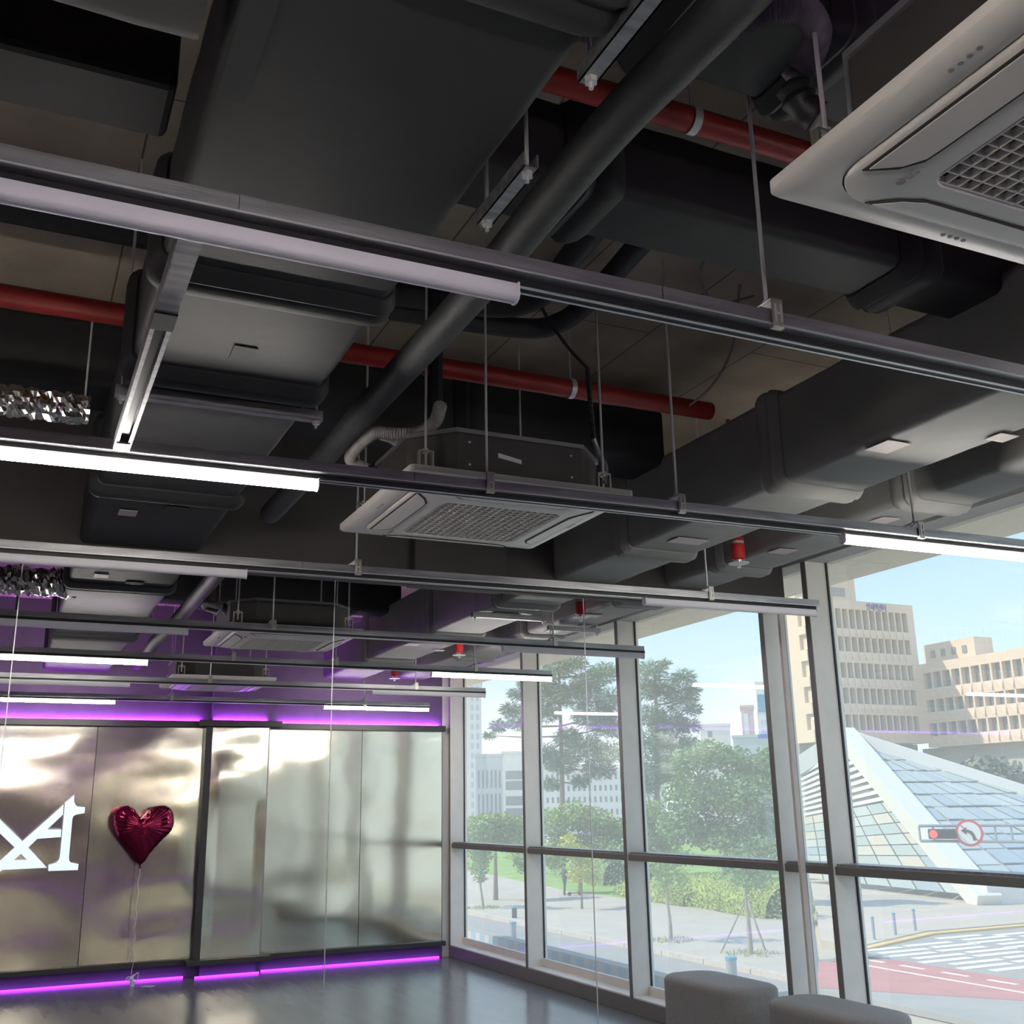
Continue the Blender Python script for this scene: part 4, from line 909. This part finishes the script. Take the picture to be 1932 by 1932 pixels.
def cols(n, w_, a=0.03, b=0.97): return [(a + (b - a) * (i + 0.5 - w_ / 2) / n, a + (b - a) * (i + 0.5 + w_ / 2) / n) for i in range(n)]
# white office block (left) with a wide glazed bay, and its long wing
far_block('office_block', 'white office block with tall narrow windows in the leftmost window', (78.1, 184.1), (82.6, 182.1), 9.0, -5.1, 6, 'grey_building', [(3.4, 6.6), (-2.4, 2.4), (-4.6, -3.2)], cols(6, 0.45))
far_block('office_block', 'white office block bay with wide dark glazing bands', (82.6, 182.1), (88.3, 179.4), 9.4, -5.1, 6, 'white_building', [(3.0, 4.6), (4.9, 6.4), (0.3, 1.9), (-1.6, -0.2), (-3.2, -2.0)], [(0.08, 0.62), (0.74, 0.98)])
far_block('office_block', 'long white office wing with rows of small windows behind the pines', (88.9, 179.2), (109, 169.0), 6.6, -5.1, 18, 'white_building', [(4.6, 5.6), (2.6, 3.6), (0.6, 1.6), (-1.6, -0.6)], cols(22, 0.4))
far_block('tower_block', 'pale slim tower at the left edge of the leftmost window', (86.4, 213.2), (91.0, 211.2), 26.3, -5.1, 12, 'white_building', [(k * 2.0 - 2, k * 2.0 - 0.8) for k in range(14)], [(0.55, 0.66), (0.78, 0.9)], 'grey_building')
far_block('tower_block', 'pale apartment tower with pink edges beyond the bushy tree', (138.2, 183.8), (140.2, 182.3), 19.2, -5.1, 10, 'pink_building', [(11.5, 18.0)], [(0.18, 0.55)], 'white_building')
tb = far_block('tower_block', 'tall cream apartment tower carrying a blue panel beyond the bushy tree', (140.9, 181.8), (145.6, 178.2), 24.0, -5.1, 12, 'white_building', [(k * 1.9 + 8, k * 1.9 + 9) for k in range(5)], [(0.1, 0.16), (0.22, 0.28), (0.5, 0.55), (0.62, 0.68)], 'grey_building')
MB().obox((141.75, 181.05, 20.0), (0.75, -0.57, 0), (-0.1, -0.13, 0), (0, 0, 1.8)).build('wall_panel', 'sign_teal', tb)
far_block('low_block', 'low sand coloured block peeping over the bushy tree', (131.2, 188.9), (136.2, 185.4), 15.6, -5.1, 10, 'soffit', [(13.4, 14.6)], [(0.25, 0.4)], 'facade_glass')
sh_ = far_block('low_block', 'low grey green hall with a blue and orange sign strip', (132.5, 179.6), (141.5, 173.0), 12.7, -5.1, 3, 'teal_building')
MB().obox((137.2, 176.0, 12.9), (0.75, -0.55, 0), (-0.1, -0.13, 0), (0, 0, 0.36)).build('sign_strip', 'sign_blue', sh_); MB().obox((138.8, 174.85, 12.9), (0.75, -0.55, 0), (-0.1, -0.13, 0), (0, 0, 0.36)).build('sign_strip', 'sign_orange', sh_)

# ------------------------------------------------------------------ the sand coloured complex across the plaza
K = 1.375
def complex_block():
    Xc, Yc = 57.45 * K, 55.7 * K
    # left wing faces -Y
    r = thing('campus_building', 'sand coloured office building with five rows of deep windows', 'building', (Xc - 5 * K, Yc, ZG))
    x0, x1 = 47.6 * K, Xc; zt, zb = 13.35 * K, 3.75 * K
    rows = [(11.37, 12.74), (9.8, 10.82), (8.0, 9.05), (6.3, 7.35), (4.55, 5.58)]
    MB().box(x0, x1, Yc + 0.9, Yc + 3, zb, zt).build('core_walls', 'facade', r)
    edges = [zt] + [v * K for a, b in rows for v in (b, a)] + [zb]
    for i in range(0, len(edges), 2):
        MB().box(x0, x1, Yc, Yc + 0.9, edges[i + 1], edges[i]).build('spandrel', 'facade', r)
    MB().box(x1 - 0.62 * K, x1, Yc - 0.003, Yc + 0.9, zb, zt).build('end_pier', 'facade', r)
    n = 17; pitch = 0.6 * K
    for (a, b) in rows:
        for i in range(n):
            xr = x1 - 0.62 * K - i * pitch; xl = xr - pitch
            if xl < x0: break
            MB().prism([(xl, Yc, 0), (xl + 0.10 * K, Yc, 0), (xl + 0.04 * K, Yc + 0.9, 0), (xl, Yc + 0.9, 0)], (0, 0, (b - a) * K)).v
            f = MB().prism([(xl, Yc, a * K), (xl + 0.11 * K, Yc, a * K), (xl + 0.05 * K, Yc + 0.9, a * K), (xl, Yc + 0.9, a * K)], (0, 0, (b - a) * K)); f.build('window_fin', 'facade', r)
            MB().box(xl + 0.1 * K, xr - 0.0, Yc + 0.55, Yc + 0.6, a * K, b * K).build('window', 'facade_glass', r)
            w_ = MB().prism([(xl + 0.11 * K, Yc - 0.12, a * K - 0.55), (xr - 0.02, Yc - 0.12, a * K - 0.55), (xr - 0.02, Yc + 0.02, a * K)], (0, 0.001, 0))
            MB().quad_strip([[(xl + 0.02, Yc, a * K - 0.75), (xr - 0.1, Yc, a * K), (xl + 0.02, Yc, a * K)], [(xl + 0.02, Yc - 0.18, a * K - 0.75), (xr - 0.1, Yc - 0.02, a * K), (xl + 0.02, Yc - 0.02, a * K)]]).build('sloped_sill', 'facade', r)
    MB().box(x0, 53.0 * K, Yc + 1.0, Yc + 3, zt, zt + 1.85 * K).build('roof_house', 'facade', r)
    MB().box(x0, 52.0 * K, Yc + 0.9, Yc + 1.0, zt + 0.6, zt + 1.0 * K).build('roof_window', 'facade_glass', r)
    letters('roof_letters', '연세백센터', 0.55 * K, 0.03, 'sign_text', r, Matrix.Translation(Vector((53.15 * K, Yc - 0.06, 12.80 * K + H)) - LOC[r]) @ Matrix.Rotation(math.pi / 2, 4, 'X') @ Matrix.Diagonal((0.72, 1, 1, 1)))
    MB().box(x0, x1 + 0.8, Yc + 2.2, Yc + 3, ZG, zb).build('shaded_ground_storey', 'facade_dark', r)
    # right wing faces -X
    r2 = thing('campus_building', 'lower sunlit wing of the sand coloured building at right', 'building', (Xc, Yc - 8, ZG))
    y0, y1 = 42.5 * K, Yc; zt2, zb2 = 9.15 * K, 3.45 * K; rows2 = [(7.40, 8.5), (5.8, 6.65), (4.2, 5.05)]
    MB().box(Xc + 0.9, Xc + 14, y0, y1 - 0.05, zb2, zt2).build('core_walls', 'facade', r2)
    edges = [zt2] + [v * K for a, b in rows2 for v in (b, a)] + [zb2]
    for i in range(0, len(edges), 2):
        MB().box(Xc, Xc + 0.9, y0, y1, edges[i + 1], edges[i]).build('spandrel', 'facade', r2)
    pitch = 0.83 * K
    MB().box(Xc - 0.003, Xc + 0.9, y1 - 0.25 * K, y1, zb2, zt2).build('end_pier', 'facade', r2)
    for (a, b) in rows2:
        for i in range(15):
            yr = y1 - 0.25 * K - i * pitch; yl = yr - pitch
            if yl < y0: break
            MB().prism([(Xc, yl, a * K), (Xc, yl + 0.14 * K, a * K), (Xc + 0.9, yl + 0.08 * K, a * K), (Xc + 0.9, yl, a * K)], (0, 0, (b - a) * K)).build('window_fin', 'facade', r2)
            MB().box(Xc + 0.55, Xc + 0.6, yl + 0.1 * K, yr, a * K, b * K).build('window', 'facade_glass', r2)
            MB().quad_strip([[(Xc, yl + 0.1, a * K - 0.85), (Xc, yr - 0.1, a * K), (Xc, yl + 0.1, a * K)], [(Xc - 0.2, yl + 0.1, a * K - 0.85), (Xc - 0.02, yr - 0.1, a * K), (Xc - 0.02, yl + 0.1, a * K)]]).build('sloped_sill', 'facade', r2)
    ph = MB().box(Xc + 2.6, Xc + 5.0, 52.4 * K, 57 * K, zt2, 10.75 * K).build('roof_house', 'facade', r2)
    for i in range(4): MB().box(Xc + 2.5, Xc + 2.62, (53.1 + i * 0.95) * K, (53.45 + i * 0.95) * K, 9.75 * K, 10.25 * K).build('roof_window', 'facade_glass', r2)
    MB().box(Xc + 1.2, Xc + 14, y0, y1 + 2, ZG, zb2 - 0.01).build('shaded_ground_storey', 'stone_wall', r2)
complex_block()
tw = MB().box(66, 88, 62, 63, ZG, 1.9).build('terrace_wall', 'stone_wall', label='grey stone terrace wall behind the glass pyramid', cat='wall')

# ------------------------------------------------------------------ glass pyramid
py_ = thing('glass_pyramid', 'white framed glass pyramid standing on the plaza', 'pyramid', (46, 45, ZG))
A = Vector((50.16, 55.76, 4.15)); T_ = Vector((43.4, 39.5, ZG + 0.1)); Bc = Vector((61.5, 34.2, ZG + 0.1)); Ct = Vector((48.1, 58.4, 2.2)); Cb = Vector((46.6, 56.9, ZG + 0.1))
def beam(a, b, w_, h_, nm='frame_beam'): MB().bar(a, b, w_, h_).build(nm, 'white_frame', py_)
beam(A + Vector((0, 0, 0.1)), T_, 0.6, 0.5); beam(A, Bc, 0.4, 0.5); beam(A, Ct, 0.45, 0.55)
MB().prism([T_, T_ + (Bc - T_) * 1.0, T_ + (Bc - T_) * 1.0 + Vector((0.4, 1.6, 0)), T_ + Vector((0.6, 1.6, 0))], (0, 0, 1.0)).build('white_base', 'white_frame', py_)
# right hand glazing: rows of panes between base and apex
def tri_panes(P0, P1, P2, rows, cols_, mats, off, gap=0.05):
    nrm = (P1 - P0).cross(P2 - P0).normalized()
    if nrm.dot(P0) > 0: nrm = -nrm
    MB().prism([P0 - nrm * 0.12, P1 - nrm * 0.12, P2 - nrm * 0.12], -nrm * 0.05).build('pane_backing', 'glass_pale', py_)
    rnd = random.Random(5)
    for i in range(rows):
        v0, v1 = i / rows, (i + 1) / rows - 0.012
        for j in range(cols_):
            u0, u1 = j / cols_, (j + 1) / cols_ - 0.01
            def Q(u, v): return P0 + (P1 - P0) * u * (1 - v) + (P2 - P0) * v
            uu = (j + 0.5) / cols_
            m = rnd.choice(mats); q = [Q(u0, v0), Q(u1, v0), Q(u1, v1), Q(u0, v1)]
            d = nrm * (off + rnd.uniform(-0.04, 0.04))
            MB().prism([p + d for p in q], -nrm * 0.06).build('pane', m, py_)
tri_panes(T_ + Vector((1.5, 0.9, 1.0)), Bc + Vector((0, 0.9, 0.9)), A + Vector((0.2, -0.2, -0.2)), 11, 11, ['glass_blue', 'glass_green', 'glass_green', 'glass_pale'], 0.0)
# left hand face: white louvres above, panes below
def Lf(u, v):            # u from the near beam to the far upright, v up
    a0 = T_ + (A - T_) * v; b0 = Cb + (Ct - Cb) * min(1, v); return a0 + (b0 - a0) * u
for i in range(9):
    v0 = 0.56 + i * 0.044; q = [Lf(0.02, v0), Lf(1, v0), Lf(1, v0 + 0.022), Lf(0.02, v0 + 0.022)]
    MB().prism(q, (0.25, 0.1, 0)).build('louvre', 'white_frame', py_)
q = [Lf(0.02, 0.55), Lf(1, 0.55), Lf(1, 0.97), Lf(0.02, 0.97)]; MB().prism([p + Vector((0.5, 0.3, 0)) for p in q], (0.1, 0.05, 0)).build('louvre_backing', 'louvre_dark', py_)
rnd = random.Random(9)
for i in range(8):
    for j in range(7):
        v0 = 0.04 + i * 0.064; u0 = 0.03 + j * 0.138; q = [Lf(u0, v0), Lf(u0 + 0.128, v0), Lf(u0 + 0.128, v0 + 0.058), Lf(u0, v0 + 0.058)]
        MB().prism(q, (0.15, 0.08, 0)).build('pane', rnd.choice(['pyramid_tile', 'glass_green', 'glass_green', 'glass_pale', 'glass_blue']), py_)

# ------------------------------------------------------------------ traffic mast arm with signal and sign
mast = thing('signal_mast', 'grey ladder mast arm reaching in from the right over the crossing', 'mast arm', (19.1, 19.1, -0.9))
a0 = Vector((19.09, 19.09, 0)); a1 = Vector((24.5, 13.3, 0)); dv = (a1 - a0).normalized(); side = Vector((dv.y, -dv.x, 0))
zt_, zb_ = -0.57, -0.90
MB().tube([a0 + Vector((0, 0, zt_)), a1 + Vector((0, 0, zt_ - 0.02))], 0.034, 8).build('arm_tube', 'post_grey', mast); MB().tube([a0 + Vector((0, 0, zb_)), a1 + Vector((0, 0, zb_ - 0.1))], 0.034, 8).build('arm_tube', 'post_grey', mast)
for k in range(9): p = a0 + dv * (0.0 if k == 0 else 0.3 + (k - 1) * 0.75 if k < 3 else 0.6 + k * 0.33); MB().tube([p + Vector((0, 0, zb_)), p + Vector((0, 0, zt_))], 0.024, 6).build('arm_rung', 'post_grey', mast)
MB().tube([a1 + Vector((0, 0, ZG)), a1 + Vector((0, 0, 0.2))], 0.12, 12).build('mast_pole', 'post_grey', mast)
sig = thing('traffic_light', 'horizontal traffic light showing red on the mast arm', 'traffic light', tuple(a0 + dv * 0.55 + Vector((0, 0, -0.8))))
cs = a0 + dv * 0.49 - Vector((0.7, 0.7, 0)) * 0.12
MB().obox(cs + Vector((0, 0, -0.745)), dv * 0.31, Vector((0.06, 0.06, 0)), (0, 0, 0.11)).build('signal_case', 'signal_black', sig, bevel=0.03)
for k in range(3):
    c = cs + dv * (-0.2 + 0.2 * k) + Vector((-0.07, -0.07, -0.745)); MB().tube([c, c - Vector((0.05, 0.05, 0))], 0.085, 16).build('lens', 'signal_red' if k == 0 else 'rubber', sig)
    MB().tube([c, c - Vector((0.12, 0.12, 0))], 0.098, 16, cap=False).build('visor', 'signal_black', sig)
ts = thing('traffic_sign', 'round red rimmed no left turn sign on the mast arm', 'traffic sign', (19.7, 18.26, -1.0))
cz = a0 + dv * 1.04 + Vector((-0.2, -0.2, -0.725)); fn = Vector((-0.70, -0.714, 0)).normalized(); su = Vector((-fn.y, fn.x, 0)); up = Vector((0, 0, 1))
if su.dot(dv) < 0: su = -su
def disc(r0, d, th, m, nm, n=32): MB().quad_strip([[cz + fn * d + (su * math.cos(2 * math.pi * k / n) + up * math.sin(2 * math.pi * k / n)) * r0 for k in range(n)], [cz + fn * (d + th) + (su * math.cos(2 * math.pi * k / n) + up * math.sin(2 * math.pi * k / n)) * r0 for k in range(n)]]).build(nm, m, ts)
disc(0.29, 0, 0.012, 'traffic_red', 'sign_rim'); disc(0.235, 0.012, 0.006, 'traffic_white', 'sign_face')
def S2(pts, d, m, nm): MB().prism([cz + fn * d + su * x + up * y for x, y in pts], fn * 0.004).build(nm, m, ts)
S2([(0.065, -0.165), (0.125, -0.155), (0.105, -0.04), (0.06, 0.035), (-0.02, 0.07), (-0.06, 0.07), (-0.05, 0.125), (-0.17, 0.05), (-0.06, -0.035), (-0.055, 0.015), (-0.01, 0.01), (0.04, -0.045)], 0.022, 'signal_black', 'turn_arrow')
S2([(-0.175, 0.155), (-0.155, 0.175), (0.175, -0.155), (0.155, -0.175)], 0.018, 'traffic_red', 'slash_bar')
